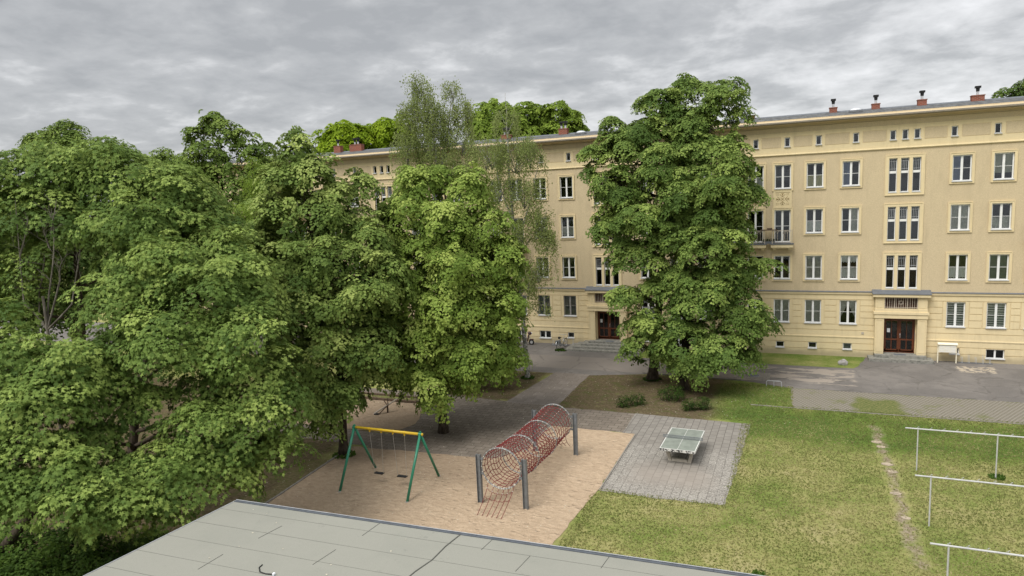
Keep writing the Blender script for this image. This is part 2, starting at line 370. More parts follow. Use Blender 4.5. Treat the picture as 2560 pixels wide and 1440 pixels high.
# ------------------------------------------------------------------ ground sheets
def poly(name, pts, mat, z, kind='structure', sub=0, wob=0, closed=True):
    """flat polygon; edges may be subdivided and wobbled for an uneven real edge"""
    P = []
    n = len(pts)
    for i in range(n):
        a = Vector(pts[i]).to_2d(); b = Vector(pts[(i + 1) % n]).to_2d(); k = max(1, int((b - a).length / sub)) if sub else 1
        for j in range(k):
            p = a.lerp(b, j / k)
            if wob and j: p = p + Vector((random.uniform(-wob, wob), random.uniform(-wob, wob)))
            P.append((p.x, p.y, z))
    o = MB().add(P, [tuple(range(len(P)))]).build(name, mat); tag(o, kind=kind); return o
poly('ground', [(-400, -60), (400, -60), (400, 500), (-400, 500)], M['lawn'], 0)
poly('road', [(-120, 42.35), (-12.6, 42.3), (-8.2, 43.75), (-4, 43.5), (-2.2, 43.1), (-.2, 42.3), (60, 42.5), (60, 51.3), (-120, 51.3)], M['asphalt'], .004)
poly('lawn', [(-10.6, 47.85), (3.6, 47.9), (3.95, 48.6), (4.45, 50.6), (4.6, 51.3), (-10.4, 51.3)], M['lawn'], .010, sub=.4, wob=.05)
poly('parking_strip', [(.05, 38.45), (60, 38.6), (60, 42.48), (-.15, 42.28), (-.1, 40)], M['grid'], .008, sub=.4, wob=.06)
poly('path', [(-15.75, 35.4), (-12.55, 35.4), (-12.6, 42.5), (-15.1, 42.5)], M['slabpath'], .008, sub=.5, wob=.03)
poly('pavement', [(-19.6, 26.6), (-11.75, 26.6), (-11.7, 32.2), (-7.9, 32.2), (-7.9, 35.3), (-12.5, 35.3), (-15.8, 35.6), (-19.2, 35.9), (-28, 36.0), (-28, 34.7), (-19.6, 34.6)], M['slabs'], .004, sub=.5, wob=.05)
poly('path', [(-30, 27.0), (-19.5, 26.9), (-19.5, 28.7), (-30, 28.7)], M['slabs'], .007, sub=.5, wob=.04)
poly('pavement', [(-7.95, 32.17), (-7.28, 32.17), (-7.32, 25.3), (-5, 25.25), (-2.35, 25.45), (-2.15, 30), (-2.0, 35.2), (-5.5, 35.2), (-7.95, 35.33)], M['blocks'], .009, sub=.5, wob=.05)
def sandpit(pts, z=.016):
    o = poly('sand', pts, M['sand'], z, sub=.35, wob=.06); return o
sandpit([(-20.3, 26.6), (-19.5, 14.5), (-18, 8), (-7.6, 8), (-7.65, 20.5), (-7.5, 23), (-7.30, 25.5), (-7.26, 32.15), (-11.75, 32.15), (-11.9, 28.4), (-12.8, 27.2), (-14.5, 27.0), (-17, 26.9)])
sandpit([(-26.2, 28.75), (-19.4, 28.85), (-19.0, 30.5), (-20.1, 33.7), (-26.0, 33.7)], .012)
# kerbs (each a run of its own)
def kerb(p, q, wd, h, mat, lab, cat='kerb', grp=None):
    a, b = Vector((*p, 0)), Vector((*q, 0)); d = (b - a); ln = d.length; ang = math.atan2(d.y, d.x)
    mb = MB(); nseg = max(1, int(ln / 1.0))
    for i in range(nseg):
        mb.box(i * ln / nseg + .006, (i + 1) * ln / nseg - .006, -wd / 2, wd / 2, -.1, h + random.uniform(-.006, .006))
    o = mb.build('kerb' if cat == 'kerb' else 'timber_edging', mat); o.location = a; o.rotation_euler = (0, 0, ang)
    tag(o, lab, cat, grp); return o
kerb((-7.25, 25.4), (-7.25, 32.15), .06, .05, M['kerb'], 'low concrete edging between the sandpit and the table tennis paving')
kerb((-11.8, 28.3), (-11.8, 32.15), .06, .04, M['kerb'], 'low concrete edging along the paved side of the sandpit, behind the net tunnel')
kerb((-20.35, 26.5), (-19.55, 15.5), .08, .06, M['kerb'], 'dark edging between the big sandpit and the bare soil under the maples')
kerb((-26.25, 28.9), (-26.1, 33.75), .12, .14, M['timber'], 'brown timber beam on the left side of the small sandpit', 'timber edging')
kerb((-26.0, 33.8), (-20.3, 33.8), .12, .14, M['timber'], 'brown timber beam across the back of the small sandpit', 'timber edging')
kerb((-27.0, 34.7), (-20.0, 34.7), .12, .12, M['timber'], 'second timber beam behind the small sandpit, next to the path', 'timber edging')
kerb((-27.1, 28.9), (-27.0, 34.6), .12, .12, M['timber'], 'outer timber beam left of the small sandpit', 'timber edging')
kerb((-2.2, 38.42), (.1, 38.42), .08, .03, M['kerb'], 'short pale edging stones at the lawn corner by the parking strip')
kerb((.1, 38.40), (16, 38.55), .08, .035, M['kerb'], 'pale edging stones half sunk between lawn and grass grid pavers')
kerb((-9.3, 43.62), (-3.0, 43.35), .10, .07, M['kerb'], 'dark kerb between the asphalt lane and the maple island')

# ------------------------------------------------------------------ the apartment building
D = 51.24
XL, XR = -64.0, 30.0
B = empty('apartment_building', (-15, D, 0)); OX = -15.0
tag(B, 'long four storey cream apartment block with dark low pitched roof behind the trees', 'building')
def part(name, mb, mat, parent=B, **k):        # geometry given in world coordinates
    mb.v = [(x - OX, y - D, z) for x, y, z in mb.v] if parent is B else mb.v
    return mb.build(name, mat, parent, **k)
doors = [6.58, -13.55, -33.68, -53.8, 26.7]
WX = [-9.2, -7.42, -5.37, -3.15, 3.18, 5.40, 7.42, 9.2]
AX = [-9.2, -7.15, -5.17, -2.9, -.73, -.03, .65, 2.7, 5.0, 7.2, 9.2]
ROWZ = {1: 3.15, 2: 6.27, 3: 9.50, 4: 12.63}
WW, WH = 1.06, 1.66
inside = lambda x: -52 < x < 22
wins = []           # (x, row)
for d in doors:
    for a in WX:
        for r in (1, 2, 3, 4): wins.append((d + a, r))
wins = [(x, r) for x, r in wins if XL + 1 < x < XR - 1]
BALC = [-9.2, -7.42, 7.42, 9.2]
isb = lambda x, r: r == 3 and any(abs(x - d - a) < .01 for d in doors for a in BALC)
def rect_of(x, r):
    z = ROWZ[r]
    if isb(x, r): return (x - WW / 2, x + WW / 2, 8.02, z + WH / 2)
    return (x - WW / 2, x + WW / 2, z - WH / 2, z + WH / 2)
SZ = {2: 5.97, 3: 9.2, 4: 12.37}
LX = [-.68, 0, .68]
st_rects = [(d, r, SZ[r]) for d in doors for r in (2, 3, 4) if XL < d < XR]
up_holes = [rect_of(x, r) for x, r in wins if r > 1]
for d, r, z in st_rects:
    for l in LX: up_holes.append((d + l - .24, d + l + .24, z - 1.1, z + 1.1))
def wallmesh(x0, x1, z0, z1, holes, y, depth=.14, cls=None, extra_x=(), extra_z=(), gd=.035):
    xs = sorted({round(v, 4) for v in [x0, x1, *extra_x] + [h[0] for h in holes] + [h[1] for h in holes] if x0 <= v <= x1})
    zs = sorted({round(v, 4) for v in [z0, z1, *extra_z] + [h[2] for h in holes] + [h[3] for h in holes] if z0 <= v <= z1})
    mb = MB(); k = {}
    def vid(x, yy, z):
        q = (round(x, 4), round(yy, 4), round(z, 4))
        if q not in k: k[q] = len(mb.v); mb.v.append(q)
        return k[q]
    nx, nz = len(xs) - 1, len(zs) - 1
    XM = np.array([(xs[i] + xs[i + 1]) / 2 for i in range(nx)]); ZM = np.array([(zs[i] + zs[i + 1]) / 2 for i in range(nz)])
    dep = np.zeros((nx, nz)); mi = np.zeros((nx, nz), int)
    if cls:
        for i in range(nx):
            for j in range(nz):
                c = cls(XM[i], ZM[j])
                if c: dep[i, j] = c[0]; mi[i, j] = c[1]
    for h in holes:
        a = (XM > h[0]) & (XM < h[1]); b = (ZM > h[2]) & (ZM < h[3]); dep[np.ix_(a, b)] = -1
    for i in range(nx):
        for j in range(nz):
            dd = dep[i, j]
            if dd >= 0:
                yy = y + dd
                mb.f.append((vid(xs[i], yy, zs[j]), vid(xs[i + 1], yy, zs[j]), vid(xs[i + 1], yy, zs[j + 1]), vid(xs[i], yy, zs[j + 1]))); mb.mi.append(int(mi[i, j]))
            else: yy = y + depth
            # side walls where the neighbour is at another depth
            if i + 1 < nx:
                y2 = y + (dep[i + 1, j] if dep[i + 1, j] >= 0 else depth)
                if abs(y2 - yy) > 1e-6:
                    X = xs[i + 1]; mb.f.append((vid(X, yy, zs[j]), vid(X, y2, zs[j]), vid(X, y2, zs[j + 1]), vid(X, yy, zs[j + 1]))); mb.mi.append(0)
            if j + 1 < nz:
                y2 = y + (dep[i, j + 1] if dep[i, j + 1] >= 0 else depth)
                if abs(y2 - yy) > 1e-6:
                    Z = zs[j + 1]; mb.f.append((vid(xs[i], yy, Z), vid(xs[i + 1], yy, Z), vid(xs[i + 1], y2, Z), vid(xs[i], y2, Z))); mb.mi.append(0)
    return mb
part('upper_wall', wallmesh(XL, XR, 4.40, 14.10, up_holes, D), M['rough'])
# ground storey with horizontal grooves
bas = []            # basement openings
for d in doors:
    for a, wd, hh, z in ((-7.5, .56, .44, .70), (-5.36, .56, .44, .72), (-3.15, .56, .46, .74), (3.2, .56, .42, .70), (5.45, 1.02, .62, .60), (7.5, .56, .44, .7)):
        if d == -13.55 and a == -5.36: wd, hh = 1.0, .62
        if d == -13.55 and a == -7.5: wd, hh = .95, .62
        bas.append((d + a, z, wd, hh))
bas = [b for b in bas if XL + 1 < b[0] < XR - 1]
GZ = [4.02, 3.61, 3.19, 2.76, 2.27, 1.87, .95, .50]
gw = .022
gwins = [(x, r) for x, r in wins if r == 1]
gholes = [rect_of(x, r) for x, r in gwins] + [(x - a / 2, x + a / 2, z - h / 2, z + h / 2) for x, z, a, h in bas]
gholes += [(d - 1.45, d + 1.45, -.1, 4.38) for d in doors]
zones = [(x - .74, x + .74) for x, r in gwins]
def gcls(x, z):
    for g in GZ:
        if abs(z - g) < gw:
            if g in (3.61, 3.19, 2.76) and any(a < x < b for a, b in zones): break
            return (.035, 0)
    if 2.27 < z < 4.02:
        for a, b in zones:
            if abs(x - a) < gw or abs(x - b) < gw: return (.035, 0)
    return (0, 0)
ez = [g + s for g in GZ for s in (-gw, gw)]; ex = [v + s for z_ in zones for v in z_ for s in (-gw, gw)]
part('ground_floor_wall', wallmesh(XL, XR, -.15, 4.40, gholes, D - .02, .16, gcls, ex, ez), M['smooth'])
# attic band with sunk roughcast panels
awx = [d + a for d in doors for a in AX if XL + 1 < d + a < XR - 1]
aholes = [(x - .18, x + .18, 14.66, 15.30) for x in awx]
pans = []
aw = sorted(awx)
for a, b in zip(aw, aw[1:]):
    if b - a > 1.2: pans.append((a + .38, b - .38, 14.60, 15.36))
def acls(x, z):
    for p in pans:
        if p[0] < x < p[1] and p[2] < z < p[3]:
            e_ = .028
            return (.02, 0) if (x < p[0] + e_ or x > p[1] - e_ or z < p[2] + e_ or z > p[3] - e_) else (0.0, 1)
    return (0, 0)
exx = [v for p in pans for v in (p[0], p[0] + .028, p[1] - .028, p[1])]
part('attic_band', wallmesh(XL, XR, 14.30, 15.62, aholes, D - .02, .16, acls, exx, [14.60, 14.628, 15.332, 15.36]), [M['smooth'], M['rough']])
part('upper_wall', MB().box(XL, XR, D, D + .3, 15.62, 15.96).box(XL, XR, D - .012, D + .3, 15.98, 16.5), M['rough'])
yb = D
part('string_course', MB().prism([(D + .1, 14.08), (D - .07, 14.08), (D - .09, 14.13), (D - .05, 14.17), (D - .05, 14.20), (D - .028, 14.21), (D - .028, 14.30), (D + .1, 14.30)], XL, XR), M['smooth'])
runs = []; x_ = XL
for d in sorted(doors): runs.append((x_, d - 1.50)); x_ = d + 1.50
runs.append((x_, XR))
for a, b in runs: part('string_course', MB().prism([(D + .1, 4.36), (D - .05, 4.36), (D - .09, 4.42), (D - .09, 4.53), (D - .11, 4.55), (D + .02, 4.60), (D + .1, 4.6)], a, b), M['smooth'])
part('flashing', MB().prism([(D + .01, 4.60), (D - .13, 4.552), (D - .13, 4.568), (D + .01, 4.63)], XL, XR), M['slate'])
for a, b in runs: part('string_course', MB().prism([(D + .1, 1.34), (D - .045, 1.34), (D - .055, 1.39), (D - .045, 1.44), (D + .1, 1.46)], a, b), M['smooth'])
# eaves
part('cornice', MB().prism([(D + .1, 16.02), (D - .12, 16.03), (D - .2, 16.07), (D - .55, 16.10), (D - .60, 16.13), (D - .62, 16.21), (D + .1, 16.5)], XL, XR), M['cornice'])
part('gutter', MB().prism([(D - .60, 16.15), (D - .70, 16.15), (D - .76, 16.20), (D - .76, 16.27), (D - .74, 16.27), (D - .70, 16.19), (D - .60, 16.21)], XL, XR), M['gutterp'])
Yr = 57.0
rf = part('roof', MB().prism([(D - .72, 16.27), (Yr, 17.27), (Yr + 6.4, 16.25), (Yr + 6.4, 16.1), (Yr, 17.1), (D - .72, 16.215)], XL - .4, XR + .4), M['roofdark'])
part('ridge_cap', MB().prism([(Yr - .18, 17.243), (Yr, 17.34), (Yr + .18, 17.243)], XL - .4, XR + .4), M['slate'])
part('wall', MB().box(XL, XL + .25, D + .31, Yr + 5.9, 0, 16.2).box(XR - .25, XR, D + .31, Yr + 5.9, 0, 16.2).box(XL, XR, Yr + 5.9, Yr + 6.2, 0, 16.2), M['rough'])
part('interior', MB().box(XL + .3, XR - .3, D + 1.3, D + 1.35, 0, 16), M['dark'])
# chimneys: brick stack > flashing, flue, cowl
def chimney(x, wd=.55, flues=1, h=.55, dp=.5, yy=Yr - .15):
    z0 = 17.05
    c = MB().box(x - wd / 2, x + wd / 2, yy - dp / 2, yy + dp / 2, z0, z0 + h).box(x - wd / 2 - .03, x + wd / 2 + .03, yy - dp / 2 - .03, yy + dp / 2 + .03, z0 + h, z0 + h + .06)
    o = part('chimney', c, M['brick'])
    off = lambda mb: setattr(mb, 'v', [(a - OX, b_ - D, c_) for a, b_, c_ in mb.v]) or mb
    off(MB().box(x - wd / 2 - .05, x + wd / 2 + .05, yy - dp / 2 - .06, yy + dp / 2 + .05, z0 - .1, z0 + .16)).build('flashing', M['lead'], o)
    for k in range(flues):
        fx = x + (k - (flues - 1) / 2) * .36; zz = z0 + h + .06
        off(MB().tube([(fx, yy, zz), (fx, yy, zz + .30)], .085, 12)).build('flue', M['metal'], o, smooth=False)
        off(MB().tube([(fx, yy, zz + .25), (fx, yy, zz + .48)], [.10, .125], 12).box(fx - .17, fx + .17, yy - .15, yy + .15, zz + .48, zz + .62)).build('cowl', M['black'], o)
for x, wd, n, h in ((2.51, .52, 1, .50), (5.31, .52, 1, .52), (8.22, .55, 1, .54), (11.55, .75, 1, .52), (-3.24, .5, 0, .42), (-18.6, .75, 2, .62), (-40.1, 1.4, 2, .78), (-42.3, .8, 1, .78), (-24.0, .9, 2, .5), (-11.0, .6, 1, .5), (16.5, .6, 1, .5)):
    chimney(x, wd, n, h)
for x in (3.9, -16.6, 14.6, -28.5):
    mb = MB(); sc = Matrix.Translation((x, 55.4, 17.03))
    mb.box(-.42, .42, -.42, .42, -.05, .10, 1, sc)
    prev = None
    for i in range(5):
        a = i / 4 * math.pi / 2; r_ = .40 * math.cos(a) + .001; z_ = .10 + .17 * math.sin(a)
        ringv = [(x + r_ * c_, 55.4 + r_ * s_, 17.03 + z_) for c_, s_ in ((math.cos(t_ * math.pi / 6), math.sin(t_ * math.pi / 6)) for t_ in range(12))]
        b0 = len(mb.v); mb.v += ringv
        if prev is not None:
            for k in range(12): mb.f.append((prev + k, prev + (k + 1) % 12, b0 + (k + 1) % 12, b0 + k)); mb.mi.append(0)
        prev = b0
    part('skylight', mb, [M['dome'], M['lead']])
# ---- windows
def framebox(mb, x0, x1, z0, z1, t_, y0, y1, mi=0):
    mb.box(x0, x1, y0, y1, z0, z0 + t_, mi); mb.box(x0, x1, y0, y1, z1 - t_, z1, mi); mb.box(x0, x0 + t_, y0, y1, z0 + t_, z1 - t_, mi); mb.box(x1 - t_, x1, y0, y1, z0 + t_, z1 - t_, mi)
def surround(x0, x1, z0, z1, wd=.115, pr=.045):
    mb = MB(); framebox(mb, x0 - wd, x1 + wd, z0 - wd, z1 + wd, wd, -pr, .02)
    framebox(mb, x0 - wd - .035, x1 + wd + .035, z0 - wd - .035, z1 + wd + .035, .035, -pr - .02, .01); return mb
def curtain_mesh(kind, w_, h_):
    """returns [(mb, material, label)]; local coordinates of the window, y inwards"""
    out = []; y = .165
    def folds(x0, x1, z0, z1, n, scallop=0, y=y):
        mb = MB(); N_ = max(6, n * 4)
        vs = []
        for i in range(N_ + 1):
            x = x0 + (x1 - x0) * i / N_; yy = y + .02 * math.sin(i / N_ * n * 2 * math.pi)
            zb = z0 + scallop * abs(math.sin(i / N_ * n * math.pi / 2))
            vs += [(x, yy, zb), (x, yy, z1)]
        return mb.add(vs, [(2 * i, 2 * i + 2, 2 * i + 3, 2 * i + 1) for i in range(N_)])
    a, b = -w_ / 2 + .05, w_ / 2 - .05; z0, z1 = -h_ / 2 + .06, h_ / 2 - .05
    if kind == 'lower': out.append((folds(a, b, z0 + .05, z0 + h_ * .44, 12, .06), 'curtain'))
    if kind == 'yellow': out.append((folds(a, b, z0, z0 + h_ * .46, 9), 'yellowc'))
    if kind == 'sheer': out.append((folds(a, b, z0, z1, 13), 'sheer'))
    if kind == 'lace': out.append((folds(a, b, z0 + .03, z0 + h_ * .42, 12, .07), 'curtain')); out.append((folds(a, b, z1 - h_ * .3, z1, 12, .09), 'curtain'))
    if kind == 'right': out.append((folds(.06, b, z0, z1, 6), 'sheer'))
    if kind == 'blind': out.append((folds(a, b, z0 + h_ * .22, z1, 1, y=.17), 'blind'))
    if kind == 'teal': out.append((folds(a, b, z0, z1, 1, y=.17), 'tealc'))
    if kind == 'blue': out.append((folds(a, -.06, z0, z1, 1, y=.15), 'bluescreen'))
    if kind == 'zebra':
        mb = MB(); k = 0; zz = z1
        while zz > z0 + .05: mb.box(a, b, .17, .175, zz - .085, zz); zz -= .155
        out.append((mb, 'curtain')); out.append((folds(a, b, z0, z1, 1, y=.21), 'tealc'))
    if kind == 'drape':
        mb = MB(); yy = .19
        for s_ in (-1, 1):
            cv = []
            for i in range(9):
                t_ = i / 8; z_ = z1 + (z0 - z1) * t_; xi = s_ * (.03 + (w_ / 2 - .12) * (t_ / .72) ** 1.6) if t_ < .72 else s_ * (w_ / 2 - .09 - .04 * (t_ - .72))
                cv += [(xi, yy + .015 * (i % 2), z_), (s_ * b, yy, z_)]
            mb.add(cv, [(2 * i, 2 * i + 1, 2 * i + 3, 2 * i + 2) for i in range(8)])
        out.append((mb, 'sheer'))
    if kind == 'flower':
        mb = MB()
        for k in range(16):
            x = random.uniform(a, b); z_ = random.uniform(z0, z0 + h_ * .4); mb.ring((x, .19, z_), .035, .014, 'y', 8, 4)
        out.append((mb, 'curtain')); out.append((folds(a, b, z0, z0 + h_ * .42, 1, y=.22), 'sheer'))
    return out
protos = {}
def window(x, z, w_, h_, cur='none', frame='white', surr=True, kind='window', bars=True, dbl=True):
    key = (w_, h_, cur, frame, surr, kind, bars, dbl)
    if key in protos:
        o = copy_tree(protos[key], B); o.location = (x - OX, 0, z); return o
    mb = MB(); a, b, c_, d_ = -w_ / 2, w_ / 2, -h_ / 2, h_ / 2; y0, y1 = .085, .145
    framebox(mb, a, b, c_, d_, .055, y0, y1)
    if dbl:
        mb.box(-.05, .05, y0 - .012, y1, c_ + .055, d_ - .055)
        if bars:
            for p, q_ in ((a + .055, -.05), (.05, b - .055)): mb.box(p, q_, y0 + .012, y1 - .012, -.012, .012)
            # sash profile: thin inner frames
            for p, q_ in ((a + .055, -.05), (.05, b - .055)): framebox(mb, p, q_, c_ + .055, d_ - .055, .02, y0 + .014, y1)
    o = mb.build(kind, M[frame], B); o.location = (x - OX, 0, z)
    MB().box(a + .05, b - .05, y1 - .03, y1 - .022, c_ + .05, d_ - .05).build('glass', M['glass'], o)
    MB().prism([(.085, c_ + .05), (-.10, c_ + .015), (-.10, c_ - .035), (-.085, c_ - .035), (.085, c_ - .005)], a - .03, b + .03).build('sill', M['sillw'], o)
    if surr: surround(a, b, c_, d_).build('surround', M['smooth'], o)
    for mb, mt in curtain_mesh(cur, w_, h_): mb.build('curtain', M[mt], o)
    protos[key] = o; return o
SPEC = {(-.84, 4): 'none', (1.22, 4): 'yellow', (3.43, 4): 'blue', (9.77, 4): 'blue', (11.98, 4): 'blind',
        (-.84, 3): 'none', (1.22, 3): 'lower', (3.43, 3): 'right', (9.77, 3): 'sheer', (11.98, 3): 'flower',
        (-.84, 2): 'none', (1.22, 2): 'sheer', (3.43, 2): 'lace', (9.77, 2): 'lower', (11.98, 2): 'teal', (14.0, 2): 'lower',
        (-.84, 1): 'sheer', (1.22, 1): 'sheer', (3.43, 1): 'drape', (9.77, 1): 'zebra', (11.98, 1): 'zebra', (14.0, 1): 'zebra',
        (-16.7, 4): 'none', (-18.92, 4): 'none', (-16.7, 3): 'lower', (-18.92, 3): 'lower', (-16.7, 2): 'none', (-18.92, 2): 'none',
        (-16.7, 1): 'teal', (-18.92, 1): 'teal', (-20.97, 1): 'sheer'}
opts = ['none', 'sheer', 'lower', 'lace', 'blind', 'lower', 'right']
for x, r in wins:
    if not inside(x): continue
    cur = None
    for (sx, sr), v in SPEC.items():
        if sr == r and abs(sx - x) < .12: cur = v
    if cur is None: cur = random.choice(opts)
    fr_ = 'greyframe' if (r == 1 and -19.5 < x < -16) else 'white'
    if isb(x, r): window(x, (8.06 + ROWZ[3] + WH / 2) / 2, WW, ROWZ[3] + WH / 2 - 8.06, 'none', 'white', True, 'balcony_door')
    else: window(x, ROWZ[r], WW, WH, cur, fr_, r > 1)
for x in awx:
    if inside(x): window(x, 14.98, .36, .64, 'none', 'white', False, 'attic_window', dbl=False)
for x, z, a, h_ in bas:
    if inside(x): window(x, z, a, h_, 'teal' if abs(x - 3.43) < .1 else 'none', 'darkframe' if False else 'white', False, 'basement_window', bars=False, dbl=a > .8)
# plain surround of ground-floor windows is flush; thin reveal line handled by grooves
# stair windows: three tall lights in one cream surround
def stair_window(x, z):
    if 'stair' in protos:
        o = copy_tree(protos['stair'], B); o.location = (x - OX, 0, z); return o
    mb = MB(); subs = []
    for l in LX:
        g_ = MB(); iron = MB(); sl_ = MB(); subs.append((g_, sl_, iron))
        a, b = l - .24, l + .24
        framebox(mb, a, b, -1.1, 1.1, .045, .085, .14)
        mb.box(a + .045, b - .045, .05, .14, .12, .28)
        g_.box(a + .04, b - .04, .115, .122, -1.06, 1.06)
        sl_.prism([(.085, -1.06), (-.07, -1.10), (-.07, -1.15), (.085, -1.12)], a - .01, b + .01)
        for t_ in (-.10, 0, .10): iron.box(l + t_ - .009, l + t_ + .009, .062, .08, .33, 1.02)
        iron.box(a + .045, b - .045, .064, .078, .40, .42); iron.box(a + .045, b - .045, .064, .078, .90, .92)
    o = mb.build('stair_window', M['white'], B); o.location = (x - OX, 0, z)
    for g_, sl_, iron in subs: g_.build('glass', M['glass'], o); sl_.build('sill', M['sillw'], o); iron.build('grille', M['irongrey'], o)
    s_ = MB(); framebox(s_, -1.10, 1.10, -1.28, 1.28, .17, -.05, .02); framebox(s_, -1.14, 1.14, -1.32, 1.32, .04, -.07, .01)
    s_.box(-.44, -.24, -.045, .02, -1.11, 1.11); s_.box(.24, .44, -.045, .02, -1.11, 1.11); s_.box(-.93, -.92, -.045, .02, -1.11, 1.11); s_.box(.92, .93, -.045, .02, -1.11, 1.11)
    s_.build('surround', M['smooth'], o); protos['stair'] = o; return o
for d, r, z in st_rects:
    if inside(d): stair_window(d, z)
# relief panels above the balcony doors and the balconies
def relief(x, var):
    z0, z1 = 10.46, 11.66
    mb = MB(); x0, x1 = x - .6, x + .6
    mb.box(x0, x1, -.03, .02, z0 - .01, z1); framebox(mb, x0, x1, z0, z1, .10, -.055, -.03)
    o = mb.build('relief_panel', M['smooth'], B); o.location = (-OX, 0, 0)
    g_ = MB(); cz = (z0 + z1) / 2 + (.02 if var else 0)
    def line(p, q_, r_=.013): g_.tube([(x + p[0], -.034, cz + p[1]), (x + q_[0], -.034, cz + q_[1])], r_, 5)
    if var == 0:
        for k in range(8):
            a = k * math.pi / 4; u = Vector((math.cos(a), math.sin(a))); n_ = Vector((-u.y, u.x)); L_ = .36 if k % 2 == 0 else .44
            line(u * .07, u * L_)
            for t_ in (.45, .7, .95):
                for s_ in (-1, 1): line(u * L_ * t_, u * L_ * (t_ + .16) + n_ * s_ * .10 * (1.3 - t_ * .5))
    else:
        for k in range(4):
            a = k * math.pi / 2; u = Vector((math.cos(a), math.sin(a))); n_ = Vector((-u.y, u.x))
            line(u * .16, u * .42)
            for s_ in (-1, 1): line(u * .16, u * .34 + n_ * s_ * .17); line(u * .30, u * .42 + n_ * s_ * .07)
            a = k * math.pi / 2 + math.pi / 4; u = Vector((math.cos(a), math.sin(a))); line(u * -.0, u * .17)
            for i in (-1, 1):
                for j in (-1, 1): g_.cbox((x + u.x * .47 + i * .045, -.034, cz + u.y * .47 + j * .045), (.035, .02, .035))
    p = g_.build('carving', simple_carve, o)
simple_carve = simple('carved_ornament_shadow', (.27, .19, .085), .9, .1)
def balcony(x):
    mb = MB(); y1 = -.52
    mb.box(x - .73, x + .73, y1, .0, 7.72, 7.92); mb.box(x - .66, x + .66, y1 + .04, 0, 7.66, 7.72)
    for s_ in (-.5, .5): mb.box(x + s_ - .1, x + s_ + .1, -.34, 0, 7.52, 7.66)
    o = mb.build('balcony', M['smooth'], B); o.location = (-OX, 0, 0)
    MB().box(x - .76, x + .76, y1 - .03, -.001, 7.92, 7.99).build('floor_slab', M['slate'], o)
    r_ = MB(); yy = y1 + .06; zt, zb = 8.92, 8.10
    for z in (zt, zt - .05, zb): r_.tube([(x - .64, -.02, z), (x - .64, yy, z), (x + .64, yy, z), (x + .64, -.02, z)], .013, 6)
    for s_ in (-.64, .64): r_.box(x + s_ - .022, x + s_ + .022, yy - .022, yy + .022, 7.99, 8.97)
    for k in (-.46, -.30, .18, .34, .5, -.15): 
        if abs(k) < .16: continue
        r_.tube([(x + k, yy, zb), (x + k, yy, zt - .16)], .011, 6); r_.ring((x + k, yy, zt - .10), .05, .011, 'y', 12, 5); r_.cbox((x + k, yy, zt - .22), (.04, .04, .05))
    ly = [(x + .03 + .02 + .10 * math.sin(t_ * math.pi) ** 1 * (1 - .55 * t_), yy, zb + .03 + .66 * t_) for t_ in [i / 10 for i in range(11)]]
    r_.tube(ly, .012, 6); r_.tube([(2 * x + .06 - p[0] + .02, p[1], p[2]) for p in ly], .012, 6)
    r_.build('railing', M['ironpale'], o)
for d in doors:
    for k, a in enumerate(BALC):
        x = d + a
        if inside(x): relief(x, 1 if k in (1, 2) else 0); balcony(x)
